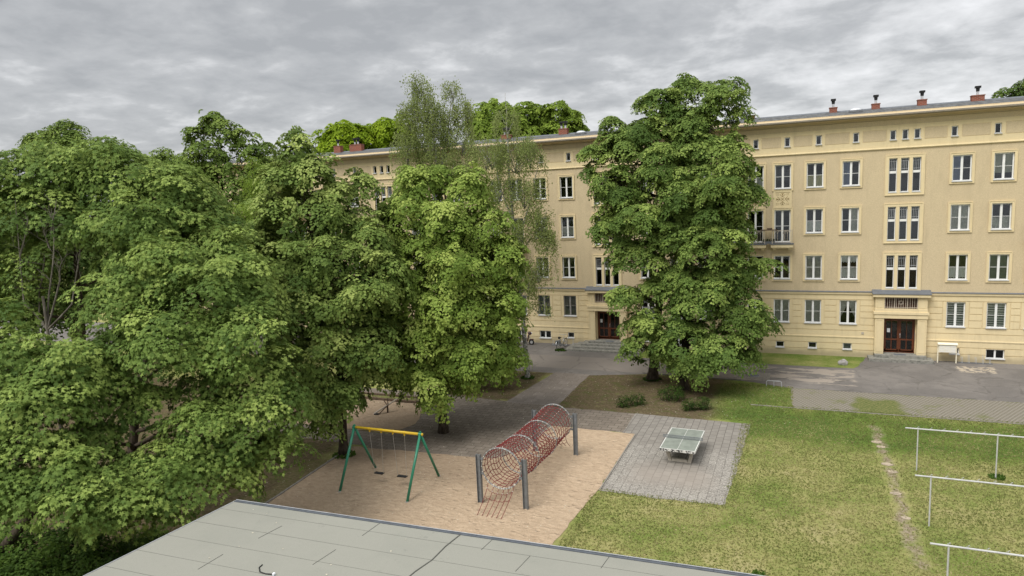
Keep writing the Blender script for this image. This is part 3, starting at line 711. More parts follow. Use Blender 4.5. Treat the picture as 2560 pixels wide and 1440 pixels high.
# portals
def portal(dx, ztop, label_num):
    """projecting cream door surround, canopy, grille, double door; ztop = threshold height"""



    mb = MB(); P_ = -.40
    for s_ in (-1, 1):
        x0, x1 = (-1.52, -.98) if s_ < 0 else (.98, 1.52)
        mb.box(x0, x1, P_, .0, -.1, 2.86); mb.box(x0, x1, P_, 0, 3.50, 4.32)
        framebox(mb, x0 + .07, x1 - .07, .55, 2.72, .022, P_ - .014, P_); framebox(mb, x0 + .09, x1 - .09, 3.58, 4.22, .022, P_ - .014, P_)
        mb.box(x0 + .09 if s_ > 0 else x0, x1 if s_ > 0 else x1 - .09, P_ + .35, .45, ztop, 4.3)       # deep reveals
        mb.box(s_ * .98 if s_ < 0 else .925, -.925 if s_ < 0 else .98, .0, .36, ztop - .3, 2.98)
    mb.box(-1.57, 1.57, P_ - .05, .0, 2.86, 3.10); mb.box(-1.62, 1.62, P_ - .09, 0, 3.13, 3.30); mb.box(-1.5, 1.5, P_ - .0, 0, 3.10, 3.13); mb.box(-1.55, 1.55, P_ - .03, 0, 3.30, 3.50)
    mb.box(-1.68, 1.68, P_ - .16, 0, 4.32, 4.50); mb.box(-1.6, 1.6, P_ - .06, 0, 4.29, 4.32)
    mb.box(-.98, .98, .17, .36, 2.74, 3.55)
    b = mb.build('portal', M['smooth'], B); b.location = (dx - OX, 0, 0)
    MB().prism([(P_ - .20, 4.50), (P_ - .20, 4.535), (-.0, 4.76), (-.0, 4.50)], -1.72, 1.72).build('canopy_roof', M['slate'], b)
    MB().box(-.98, .98, -.10, -.06, 3.50, 4.29).build('recess_panel', M['darkpanel'], b)
    g_ = MB(); yy = P_ + .10
    for z in (3.60, 4.24): g_.box(-.97, .97, yy - .012, yy + .012, z - .014, z + .014)
    for i in range(15):
        x = -.93 + i * 1.86 / 14
        if abs(x) < .1: continue
        g_.box(x - .012, x + .012, yy - .01, yy + .01, 3.51, 4.28)
    for s_ in (-.96, .96, -.36, .36): g_.box(s_ - .015, s_ + .015, yy - .016, yy + .016, 3.51, 4.28)
    g_.ring((0, yy, 3.93), .13, .014, 'y', 20, 6); g_.ring((0, yy, 3.93), .075, .012, 'y', 16, 6); g_.box(-.012, .012, yy - .01, yy + .01, 3.51, 3.80); g_.box(-.012, .012, yy - .01, yy + .01, 4.06, 4.28)
    g_.build('grille', M['ironpale'], b)
    w2, h2 = .925, 2.72 - ztop
    dr = MB(); y0 = .20
    framebox(dr, -w2, w2, ztop, ztop + h2, .06, y0, y0 + .12); dr.box(-.03, .03, y0 - .02, y0 + .1, ztop + .06, ztop + h2 - .06)
    pn = MB(); gls = MB()
    for s_ in (-1, 1):
        x0, x1 = (-w2 + .06, -.03) if s_ < 0 else (.03, w2 - .06)
        framebox(dr, x0, x1, ztop + .06, ztop + h2 - .06, .085, y0 + .01, y0 + .08)
        dr.box(x0, x1, y0 + .01, y0 + .08, ztop + .06, ztop + .22); zm = ztop + h2 * .37
        dr.box(x0 + .085, x1 - .085, y0 + .01, y0 + .08, zm, zm + .09)
        xm = (x0 + x1) / 2; dr.box(xm - .025, xm + .025, y0 + .02, y0 + .07, ztop + .22, zm); dr.box(xm - .02, xm + .02, y0 + .02, y0 + .07, zm + .09, ztop + h2 - .14)
        gls.box(x0 + .07, x1 - .07, y0 + .05, y0 + .058, ztop + .1, ztop + h2 - .1)
    dd = dr.build('door', M['brownwood'], B); dd.location = (dx - OX, 0, 0)
    gls.build('glass', M['glass'], dd)
    MB().box(-.9, .9, .45, .46, ztop, 2.75).build('hallway', M['dark'], dd)
    MB().tube([(.06, y0 - .02, ztop + h2 * .44), (.06, y0 - .05, ztop + h2 * .44 + .04), (.06, y0 - .05, ztop + h2 * .44 + .24), (.06, y0 - .02, ztop + h2 * .44 + .28)], .016, 6).build('handle', M['metal'], dd)
    pm = MB().box(-.72, -.54, y0 - .004, y0 + .006, ztop + h2 * .60, ztop + h2 * .60 + .27); pm.build('notice', M['paper'], dd)
    pl = MB().box(-.19, .19, .10, .165, 2.785, 2.93).build('number_plate', M['black'], b)
    tcv = bpy.data.curves.new('number', 'FONT'); tcv.body = label_num; tcv.size = .13; tcv.align_x = 'CENTER'; tcv.align_y = 'CENTER'
    to = bpy.data.objects.new('number', tcv); C.objects.link(to); dg = bpy.context.evaluated_depsgraph_get(); me = bpy.data.meshes.new_from_object(to.evaluated_get(dg)); bpy.data.objects.remove(to)
    mo = bpy.data.objects.new('number', me); me.materials.clear(); me.materials.append(M['curtain']); C.objects.link(mo); mo.parent = pl; mo.location = (0, .097, 2.857); mo.rotation_euler = (R(90), 0, 0)
    MB().box(.905, .925, -.05, .02, ztop + .95, ztop + 1.45).build('bell_panel', M['metal'], b)
M['paper'] = simple('white_paper', (.75, .77, .8), .8, .2, var=.03)
for d in doors:
    if not inside(d): continue
    portal(d, .50 if d < 0 else .40, '131' if d < 0 else '133')
# flush strips beside the big portal hole in the ground-floor wall are covered by the pilasters
# small wall vent
part('vent', MB().box(4.28, 4.44, D - .045, D - .018, 1.62, 1.78), M['ironpale'])
# entrance steps
def steps(dx, n, h, half, tread, ydeep):
    mb = MB()
    for i in range(n):
        e_ = (n - 1 - i) * tread; mb.box(-half - e_, half + e_, -ydeep - e_, -.0 + (.18 if i == n - 1 else 0), i * h - (.1 if i == 0 else 0), (i + 1) * h - .004 * 0)
    o = mb.build('entrance_steps', M['step']); o.location = (dx, D - .03, 0)
    return o
o = steps(6.58, 2, .2, 1.52, .38, .72); tag(o, 'two low grey concrete steps in front of the right entrance door', 'steps')
MB().box(-.35, .35, -.62, -.25, .4, .415).build('doormat', M['slate'], o)
o = steps(-13.55, 4, .125, 1.45, .5, .85); tag(o, 'four wide grey concrete steps fanning out below the left entrance door', 'steps')
MB().box(-.1, .55, -.75, -.4, .5, .515).build('doormat', M['slate'], o)
# ------------------------------------------------------------------ the flat roofed annex in the foreground
ZR = 3.2
A = empty('flat_roof_annex', (-2, 8, 0)); tag(A, 'low flat roofed annex with pale grey green roofing felt in the foreground', 'building')
ax0, ax1, ay0, ay1 = -15.65, 14.0, -4.0, 14.62
def apart(name, mb, mat, par=None, **k):
    mb.v = [(x + .10 * (y - ay1) * (1 if y < ay1 else 0) + 2, y + .041 * (x - ax0) - 8, z) for x, y, z in mb.v]; return mb.build(name, mat, par or A, **k)
apart('wall', MB().box(ax0 + .25, ax1 - .25, ay0, ay1 - .25, 0, ZR - .22), M['smooth'])
roof = apart('roof', MB().box(ax0, ax1, ay0, ay1, ZR - .22, ZR), M['felt'])
sm = MB(); y = ay1 - .55; k = 0
rows = [ay1]
while y > 6:
    rows.append(y)
    x = ax0
    while x < ax1:                               # lap seams, slightly wavy and fading in places
        ln = random.uniform(1.2, 3.2)
        sm.box(x, min(x + ln, ax1), y - .003 - random.random() * .003, y + .003, ZR, ZR + .003)
        x += ln
    y -= .86; k += 1
for (p, q_) in (((-13.03, 13.66), (-13.09, 12.9)), ((-10.55, 14.6), (-10.53, 13.8)), ((-10.68, 12.97), (-10.7, 12.18)), ((-7.18, 14.6), (-7.18, 14.0)), ((-5.9, 14.04), (-5.91, 13.3)), ((-13.27, 11.95), (-13.24, 11.19)), ((-4.1, 14.6), (-4.1, 14.0)), ((-2.6, 14), (-2.6, 13.2))):
    sm.tube([(*p, ZR + .001), (*q_, ZR + .001)], .009, 5)
sm.tube([(-8.10, 14.6, ZR), (-8.12, 13.9, ZR + .003), (-8.06, 13.2, ZR), (-8.13, 12.6, ZR + .003), (-8.1, 8, ZR)], .020, 5)
apart('felt_seam', sm, M['seam'], roof and None)
tr_ = MB()
xx = ax0
while xx < ax1:
    tr_.box(xx, min(xx + 1.995, ax1), ay1, ay1 + .035, ZR - .16, ZR + .035); tr_.box(xx, min(xx + 1.995, ax1), ay1 - .07, ay1 - .0, ZR + .001, ZR + .02); xx += 2
apart('edge_trim', tr_, M['edge'])
apart('edge_trim', MB().box(ax0 - .03, ax0, ay0, ay1 + .035, ZR - .16, ZR + .012), M['edgelight'])
hl = MB(); xx = ax0
while xx < ax1: hl.box(xx, xx + 1.99, ay1 + .002, ay1 + .03, ZR + .036, ZR + .041); xx += 2
apart('edge_trim', hl, M['edgelight'])
cb_ = MB(); pts = [G(656, 1413, ZR), G(648, 1420, ZR), G(650, 1431, ZR), G(664, 1436, ZR), G(682, 1437, ZR)]
pts = [(p.x, p.y, ZR + .015) for p in pts]
o = MB().tube(pts, .014, 6).build('cable', M['black']); tag(o, 'short curved black cable end lying on the flat roof', 'cable')
MB().cbox((pts[-1][0] + .04, pts[-1][1] - .005, ZR + .03), (.05, .06, .05)).build('connector', M['paper'], o)

# ------------------------------------------------------------------ swing
M['green'] = simple('green_painted_steel', (.022, .20, .115), .35, .5, var=.12, scale=3)
M['yellow'] = simple('yellow_painted_steel', (.66, .44, .025), .35, .5, var=.08)
M['rubber'] = simple('black_rubber', (.022, .022, .022), .8, .3)
M['chain'] = simple('galvanised_chain', (.42, .40, .37), .5, .4, .3)
sw = empty('swing_set', (-16.0, 23.3, 0)); tag(sw, 'green swing frame with yellow top bar and two black seats on the sand', 'swing')
zt = 2.40
MB().tube([(-1.66, 0, zt), (1.80, .0, zt)], .058, 14).build('top_beam', M['yellow'], sw, smooth=True)
for s_, hx in ((-1, -1.62), (1, 1.68)):
    for t_ in (-1, 1):
        l_ = MB().tube([(hx, 0, zt + .02), (hx, t_ * 1.34, .0)], .056, 12).build('leg', M['green'], sw, smooth=True)
        MB().tube([(hx, t_ * 1.345 - .0, -.02), (hx, t_ * 1.325, .05)], .066, 12).build('foot_sleeve', M['chain'], l_)
    MB().tube([(hx - .07, 0, zt), (hx + .07, 0, zt)], .076, 12).tube([(hx, 0, zt - .1), (hx, 0, zt + .12)], .05, 10).build('bracket', M['green'], sw)
for cx in (-.86 + .30, ):
    pass
for c0, c1 in ((-.84, -.25), (.33, .91)):
    xm = (c0 + c1) / 2; sx = .22
    ch = MB()
    for c_, s_ in ((c0, -1), (c1, 1)):
        top = Vector((c_, 0, zt - .12)); bot = Vector((xm + s_ * sx + (.04), .0, .46)); n = 40
        for i in range(n):
            p = top.lerp(bot, i / n); q_ = top.lerp(bot, (i + .92) / n); ch.tube([p, q_], .0095 if i % 2 else .007, 4, cap=False)
    st_ = MB().box(xm + .04 - sx, xm + .04 + sx, -.09, .09, .42, .46).build('seat', M['rubber'], sw, bevel=.01)
    ch.build('chain', M['chain'], st_)
    for c_ in (c0, c1): MB().cbox((c_, 0, zt - .09), (.05, .05, .08)).tube([(c_ - .03, 0, zt), (c_ + .03, 0, zt)], .067, 12).build('hanger', M['yellow'], sw)

# ------------------------------------------------------------------ net tunnel
M['steel'] = simple('galvanised_post', (.20, .215, .225), .5, .4, .25, var=.22, scale=7)
M['ringm'] = simple('galvanised_ring', (.23, .235, .24), .45, .4, .3, var=.2)
M['rope'] = simple('dark_red_rope', (.175, .035, .033), .85, .2, var=.3, scale=20)
M['knot'] = simple('pale_rope_clip', (.6, .57, .5), .6, .3)
tn = empty('climbing_net_tunnel', (-10.45, 25.8, 0)); tag(tn, 'dark red rope net tunnel held by four galvanised posts above the sand', 'climbing frame')
RG = [(-.04, -2.95, 1.55, .83), (-.02, -.98, 1.38, .83), (.08, .95, 1.38, .83), (.16, 2.85, 1.55, .83)]
def Ht(t):
    i = min(2, int(t)); f_ = t - i; a, b = RG[i], RG[i + 1]; g_ = [a[k] + (b[k] - a[k]) * f_ for k in range(4)]
    g_[3] -= .015 * math.sin(f_ * math.pi); return g_
for i, (x, y, z, r_) in enumerate(RG): MB().ring((x, y, z), r_, .026 if i in (0, 3) else .022, 'y', 48, 8).build('ring', M['ringm'], tn, smooth=True)
nl = 24; net = MB(); clip = MB()
for k in range(nl):                              # ropes along the tunnel
    a = 2 * math.pi * k / nl
    pts = []
    for i in range(37):
        x, y, z, r_ = Ht(i / 12); aa = a + .05 * math.sin(i * .9 + k); pts.append((x + r_ * math.cos(aa) * .985, y, z + r_ * math.sin(aa) * .985 - .012 * math.sin(i * 1.1)))
    net.tube(pts, .014, 4, cap=False)
    for i in (0, 12, 24, 36):
        x, y, z, r_ = Ht(i / 12); clip.cbox((x + r_ * math.cos(a), y, z + r_ * math.sin(a)), (.035, .06, .035))
for i in range(1, 24):                           # hoops of rope
    if i % 8 == 0: continue
    x, y, z, r_ = Ht(i / 8); pts = []
    for k in range(80):
        a = 2 * math.pi * k / 80; sag = .025 * abs(math.sin(a * nl / 2)); pts.append((x + (r_ - sag) * math.cos(a), y + .02 * math.sin(a * 5 + i), z + (r_ - sag) * math.sin(a)))
    net.tube(pts, .014, 4, closed=True)
    for k in range(0, nl, 2):
        a = 2 * math.pi * k / nl; clip.cbox((x + r_ * math.cos(a), y, z + r_ * math.sin(a)), (.022, .022, .022))
net.build('net', M['rope'], tn); clip.build('rope_clip', M['knot'], tn)
def hbeam(x, y, h):
    return MB().box(x - .09, x - .078, y - .085, y + .085, -.3, h).box(x + .078, x + .09, y - .085, y + .085, -.3, h).box(x - .078, x + .078, y - .006, y + .006, -.3, h - .002)
for x, y in ((-1.0, -2.95), (.94, -2.93), (-.85, 2.85), (1.16, 2.87)): hbeam(x, y, 2.02).build('post', M['steel'], tn)
for y, xs in ((-2.95, (-1, .94)), (2.85, (-.85, 1.16))):
    for z in (1.25, 1.85):
        for a, b in ((xs[0] + .08, xs[0] + .19), (xs[1] - .19, xs[1] - .08)): MB().box(a, b, y - .03, y + .03, z - .04, z + .04).build('bracket', M['steel'], tn)
for yy, sg, cx in ((-2.95, -1, -.06), (2.85, 1, .14)):           # hanging access nets at both ends
    rp = MB(); ck = MB(); cols_ = []
    for k in range(6):
        fr_ = (k - 2.5) / 2.5; xt = cx + fr_ * .56; zt_ = 1.55 - math.sqrt(max(0, .83 ** 2 - (fr_ * .56) ** 2))
        pts = []
        for i in range(9):
            t_ = i / 8; pts.append((xt - .06 * t_ * fr_ - .1 * t_, yy + sg * (1.05 * t_ ** 1.6), zt_ * (1 - t_) + .01))
        rp.tube(pts, .012, 5); cols_.append(pts); ck.cbox(pts[0], (.05, .05, .08)); ck.cbox(pts[2], (.03, .03, .05))
    for lv in (2, 4):
        for k in range(5):
            a, b = Vector(cols_[k][lv]), Vector(cols_[k + 1][lv]); rp.tube([a, a.lerp(b, .5) - Vector((0, 0, .06)), b], .010, 5)
    n_ = rp.build('access_net', M['rope'], tn); ck.build('rope_clip', M['knot'], n_)

# ------------------------------------------------------------------ table tennis table
M['slabtop'] = simple('grey_green_table_top', (.22, .24, .205), .6, .3, var=.16, scale=3)
M['wline'] = simple('white_table_line', (.58, .58, .54), .6, .3)
M['concrete'] = simple('pale_concrete', (.50, .46, .39), .9, .2, var=.15)
t = MT('painted_worn_table_edge', rough=.8); t.color(t.mix(t.step(t.noise(12, 5, .7, t.obj()), .47, .52), (.04, .04, .04), (.62, .61, .57))); M['tedge'] = t.m
tt = empty('table_tennis_table', (-4.62, 30.07, 0), R(-1.5)); tag(tt, 'outdoor concrete table tennis table with grey green top and metal net on grey paving', 'table')
hx, hy, z1 = .7625, 1.37, .76
tp = MB().box(-hx, hx, -hy, hy, z1 - .11, z1).build('table_top', M['slabtop'], tt)
e_ = MB(); lw = .026
for (a, b, c_, d_) in ((-hx - .012, hx + .012, -hy - .012, -hy + lw), (-hx - .012, hx + .012, hy - lw, hy + .012), (-hx - .012, -hx + lw, -hy + lw, hy - lw), (hx - lw, hx + .012, -hy + lw, hy - lw), (-.008, .008, -hy + lw, hy - lw)): e_.box(a, b, c_, d_, z1 + .001, z1 + .006)
e_.build('line', M['wline'], tt)
for a, b in ((-hy - .012, -hy), (hy, hy + .012)): MB().box(-hx - .012, hx + .012, a, b, z1 - .11, z1 + .001).build('table_edge', M['tedge'], tt)
for a, b in ((hx, hx + .012), (-hx - .012, -hx)): MB().box(a, b, -hy, hy, z1 - .11, z1 + .001).build('table_edge', M['wline'], tt)
nt = MB(); nt.box(-hx - .13, hx + .13, -.008, .008, z1 + .125, z1 + .15); nt.box(-hx - .13, hx + .13, -.008, .008, z1 + .012, z1 + .03)
for i in range(61): nt.box(-hx - .13 + i * (2 * hx + .26) / 60 - .008, -hx - .13 + i * (2 * hx + .26) / 60 + .008, -.005, .005, z1 + .03, z1 + .125)
nt.build('net', M['steel'], tt)
for sy in (-.78, .78):
    lg = MB()
    for s_ in (-1, 1):
        lg.add([(s_ * .58 - .07, sy - .09, z1 - .112), (s_ * .58 + .07, sy - .09, z1 - .112), (s_ * .58 + .07, sy + .09, z1 - .112), (s_ * .58 - .07, sy + .09, z1 - .112),
                (s_ * .42 - .07, sy - .09, 0), (s_ * .42 + .07, sy - .09, 0), (s_ * .42 + .07, sy + .09, 0), (s_ * .42 - .07, sy + .09, 0)], [(0, 1, 2, 3), (7, 6, 5, 4), (4, 5, 1, 0), (5, 6, 2, 1), (6, 7, 3, 2), (7, 4, 0, 3)])
    lg.box(-.35, .35, sy - .08, sy + .08, .0, .12); lg.build('leg', M['concrete'], tt)
# ------------------------------------------------------------------ laundry frames
M['pole'] = simple('pale_grey_painted_pole', (.50, .50, .49), .5, .4, var=.12, scale=4)
def laundry(x0, xs, x1, y, zz, lab):
    o = empty('laundry_frame', (xs[0], y, 0)); tag(o, lab, 'laundry frame', 'laundry drying frames on the lawn')
    MB().tube([(x0 - xs[0], 0, zz), (x1 - xs[0], 0, zz)], .030, 8).build('crossbar', M['pole'], o)
    for x in xs: MB().tube([(x - xs[0], 0, -.1), (x - xs[0], 0, zz - .02)], .026, 8).build('post', M['pole'], o)
    i = 0; x = xs[0]
    while x < x1:
        hk = MB(); dx = x - xs[0]; hk.tube([(dx, 0, zz + .02), (dx, 0, zz + .075), (dx + .03, 0, zz + .1), (dx + .045, 0, zz + .07)], .009, 5); hk.tube([(dx - .025, 0, zz + .02), (dx - .03, 0, zz + .065)], .008, 5); x += .46; i += 1
        hk.build('hook', M['pole'], o)
    return o
laundry(4.32, (4.78, 7.53, 10.3, 13.0), 13.5, 31.07, 1.80, 'pale grey laundry drying frame farthest from the annex roof, two posts visible')
laundry(3.95, (4.43, 7.2, 9.9, 12.7), 13.2, 25.93, 1.80, 'pale grey laundry drying frame in the middle of the three on the lawn')
laundry(3.62, (4.07, 6.85, 9.6, 12.3), 12.8, 20.93, 1.80, 'pale grey laundry drying frame nearest the camera at the bottom right corner')

# ------------------------------------------------------------------ small things along the facade
mbx = empty('mailbox_stand', (9.28, 50.72, 0)); tag(mbx, 'cream mailbox unit on two posts beside the right entrance', 'mailbox')
M['cream'] = simple('cream_painted_metal', (.80, .74, .58), .5, .4, var=.05)
M['creamd'] = simple('pale_letter_flap', (.78, .76, .70), .5, .4, var=.05)
for s_ in (-.52, .52): MB().box(s_ - .03, s_ + .03, -.03, .03, -.1, 1.32).build('post', M['cream'], mbx)
bx = MB().box(-.49, .49, -.14, .14, .72, 1.22).build('box', M['cream'], mbx)
for i in range(3):
    for j in range(4): MB().box(-.45 + i * .305, -.45 + i * .305 + .28, -.152, -.14, .745 + j * .115, .745 + j * .115 + .09).build('letter_flap', M['creamd'], bx)
MB().prism([(-.2, 1.24), (-.2, 1.27), (0, 1.36), (.18, 1.27), (.18, 1.24)], -.56, .56).build('roof', M['cream'], mbx)
def rack(x, y, n, lab, wd):
    o = empty('bicycle_rack', (x, y, 0)); tag(o, lab, 'bike rack', 'bicycle racks by the facade')
    b_ = MB()
    for yy in (-.12, .12): b_.box(-.15, wd + .15, yy - .02, yy + .02, .0, .03)
    b_.build('base_rail', M['slate'], o)
    for i in range(n):
        xx = i * wd / (n - 1); h = .52 if i % 2 else .38
        MB().tube([(xx - .035, -.1, .03), (xx - .035, .0, h - .02), (xx - .035, .06, h), (xx + .035, .06, h), (xx + .035, 0, h - .02), (xx + .035, -.1, .03)], .010, 6).build('wheel_holder', M['irongrey'], o)
    return o
rack(10.15, 50.95, 5, 'low grey metal bicycle rack, empty, to the right of the mailbox unit', 1.55)
rack(-18.0, 50.55, 4, 'low metal bicycle rack holding the bicycle left of the left entrance steps', 1.7)
# boulder
def boulder():
    mb = MB(); import bmesh
    bm = bmesh.new(); bmesh.ops.create_icosphere(bm, subdivisions=3, radius=1)
    for v in bm.verts:
        n = v.co.normalized(); k = 1 + .10 * math.sin(n.x * 5 + 1) + .10 * math.sin(n.y * 7 + n.z * 4) + random.uniform(-.02, .02)
        v.co = Vector((n.x * .30 * k, n.y * .20 * k, n.z * .27 * k)); v.co.z = max(v.co.z, -.12)
    me = bpy.data.meshes.new('boulder'); bm.to_mesh(me); bm.free(); me.materials.append(M['stone']); o = bpy.data.objects.new('boulder', me); C.objects.link(o); return o
M['stone'] = simple('grey_boulder', (.36, .34, .33), .9, .2, var=.3, scale=7)
o = boulder(); o.location = (3.05, 48.75, .12); tag(o, 'small grey boulder on the grass strip in front of the facade', 'rock')
# hoop barrier
o = MB().tube([(0, 0, -.05), (0, 0, .30), (.06, 0, .36), (.78, 0, .36), (.84, 0, .30), (.84, 0, -.05)], .022, 8).tube([(.42, 0, -.05), (.42, 0, .36)], .018, 8).build('hoop_barrier', M['irongrey']); o.location = (-1.50, 42.4, 0); tag(o, 'low grey tubular hoop barrier at the lawn corner by the road', 'barrier')
# manhole and small drains
o = MB().tube([(0, 0, .0), (0, 0, .012)], .34, 24).build('manhole_cover', M['slate']); o.location = (-2.35, 44.7, .004); tag(o, 'round manhole cover set in cobbles in the patched asphalt', 'manhole')
MB().ring((0, 0, .008), .37, .03, 'z', 28, 6).build('rim', M['ringm'], o)
o = MB().box(-.25, .25, -.12, .12, 0, .012).build('drain_grate', M['slate']); o.location = (-8.6, 46.1, .004); tag(o, 'small dark drain grate in the asphalt in front of the left steps', 'drain')
cob = MB()
for i in range(9):
    for j in range(7):
        x, y = -1.0 + i * .235, -.75 + j * .235
        if math.hypot(x * 1, y) < .42: continue
        cob.box(x - .1, x + .1, y - .1, y + .1, 0, .012 + random.uniform(0, .006))
o = cob.build('cobble_patch', M['kerb']); o.location = (-2.35, 44.7, .003); tag(o, kind='structure')
def slab(x, y, r_, lab):
    mb = MB(); n = 9; ang = [k / n * 2 * math.pi + random.uniform(-.2, .2) for k in range(n)]
    rr_ = [r_ * random.uniform(.75, 1.1) for _ in ang]
    r_ *= .8; vs = [(rr_[k] * 1.1 * math.cos(a), rr_[k] * .8 * math.sin(a), z_) for z_ in (-.03, .025) for k, a in enumerate(ang)]
    mb.add(vs, [tuple(range(n, 2 * n)), tuple(reversed(range(n)))] + [(k, (k + 1) % n, n + (k + 1) % n, n + k) for k in range(n)])
    o = mb.build('flat_rock', M['slabstone']); o.location = (x, y, 0); tag(o, lab, 'flat rock', 'half buried slabs in the worn track'); return o
M['slabstone'] = simple('pale_worn_stone', (.36, .30, .225), .95, .1, var=.3, scale=5)
for x, y, r_, lb in ((3.62, 34.1, .22, 'half buried pale slab in the worn track, farthest from the annex'), (3.72, 33.5, .20, 'half buried pale slab, second from the far end of the worn track'), (3.74, 31.4, .24, 'half buried pale slab in the worn track beside the farthest laundry frame post'), (3.86, 30.6, .18, 'half buried small slab just below the one beside the farthest laundry post'), (3.72, 28.4, .20, 'half buried pale slab near the middle of the worn track'), (3.78, 26.3, .17, 'half buried slab in the worn track beside the middle laundry frame')): slab(x, y, r_, lb)
# see-saw
ss = empty('seesaw', (-21.62, 31.8, 0)); tag(ss, 'small worn wooden seesaw with metal handles standing in the small sandpit', 'seesaw')
MB().tube([(0, 0, -.1), (0, 0, .42)], .05, 8).build('post', M['timber'], ss)
MB().tube([(-.60, -.55, .04), (.42, .45, .72)], .045, 8).build('beam', M['ironpale'], ss)
MB().tube([(-.30, -.5, .02), (.02, -.0, .44)], .03, 6).tube([(-.45, .25, .72), (0, .0, .42)], .035, 6).tube([(-.1, .2, .8), (.05, .0, .42)], .03, 6).build('handle', M['timber'], ss)
MB().cbox((-.42, -.50, .04), (.26, .2, .05)).build('seat', M['rubber'], ss)
# ------------------------------------------------------------------ bicycle
def bicycle(loc, rz):
    o = empty('bicycle', loc, rz); tag(o, 'old silver city bicycle parked nose first in the rack left of the left entrance', 'bicycle')
    Rr = .34; fx, rx = .54, -.54
    for x, nm in ((fx, 0), (rx, 1)):
        wh = MB().ring((x, 0, Rr), Rr - .02, .019, 'y', 32, 6)
        wo_ = wh.build('wheel', M['rubber'], o)
        sp_ = MB().ring((x, 0, Rr), Rr - .045, .010, 'y', 32, 5)
        for k in range(14):
            a = math.pi * 2 * k / 14; sp_.tube([(x, 0, Rr), (x + (Rr - .05) * math.cos(a), 0, Rr + (Rr - .05) * math.sin(a))], .0022, 3, cap=False)
        sp_.tube([(x, -.04, Rr), (x, .04, Rr)], .025, 8); sp_.build('rim', M['metal'], wo_)
        fd = MB(); pts = [(x + (Rr + .03) * math.cos(a), 0, Rr + (Rr + .03) * math.sin(a)) for a in [R(20 + i * 14) for i in range(11)]]
        fd.tube(pts, .024, 5).build('mudguard', M['metal'], o)
    fr_ = MB(); bb = (-.08, 0, .29); hd0 = (.38, 0, .60); hd1 = (.34, 0, .80); st_ = (-.22, 0, .66)
    for p, q_ in ((bb, st_), (bb, hd0), ((-.2, 0, .60), hd1), (bb, (rx, .05, Rr)), (st_, (rx, .05, Rr)), (bb, (rx, -.05, Rr)), (st_, (rx, -.05, Rr)), (hd0, hd1), (hd0, (fx, .045, Rr)), (hd0, (fx, -.045, Rr))): fr_.tube([p, q_], .017, 7)
    fr_.build('frame', M['irongrey'], o)
    MB().tube([hd1, (.31, 0, 1.02)], .014, 7).tube([(.12, -.30, 1.04), (.25, -.28, 1.06), (.32, 0, 1.02), (.25, .28, 1.06), (.12, .30, 1.04)], .014, 7).build('handlebar', M['metal'], o)
    MB().tube([st_, (-.25, 0, .86)], .014, 7).tube([(-.42, 0, .89), (-.3, 0, .89), (-.12, 0, .89)], [.10, .085, .03], 10).build('saddle', M['rubber'], o)
    MB().box(-.78, -.38, -.07, .07, .70, .72).box(-.72, -.45, -.17, -.08, .42, .70).box(-.72, -.45, .08, .17, .42, .70).build('carrier', M['steel'], o)
    MB().tube([(-.08, -.12, .29), (-.08, .12, .29)], .012, 6).tube([(-.08, .1, .29), (.02, .1, .18)], .012, 6).cbox((.03, .14, .17), (.09, .08, .02)).tube([(-.08, -.1, .29), (-.18, -.1, .40)], .012, 6).ring((-.08, -.05, .29), .09, .01, 'y', 16, 5).build('crank', M['steel'], o)
    return o
bicycle((-17.0, 49.75, 0), R(78))
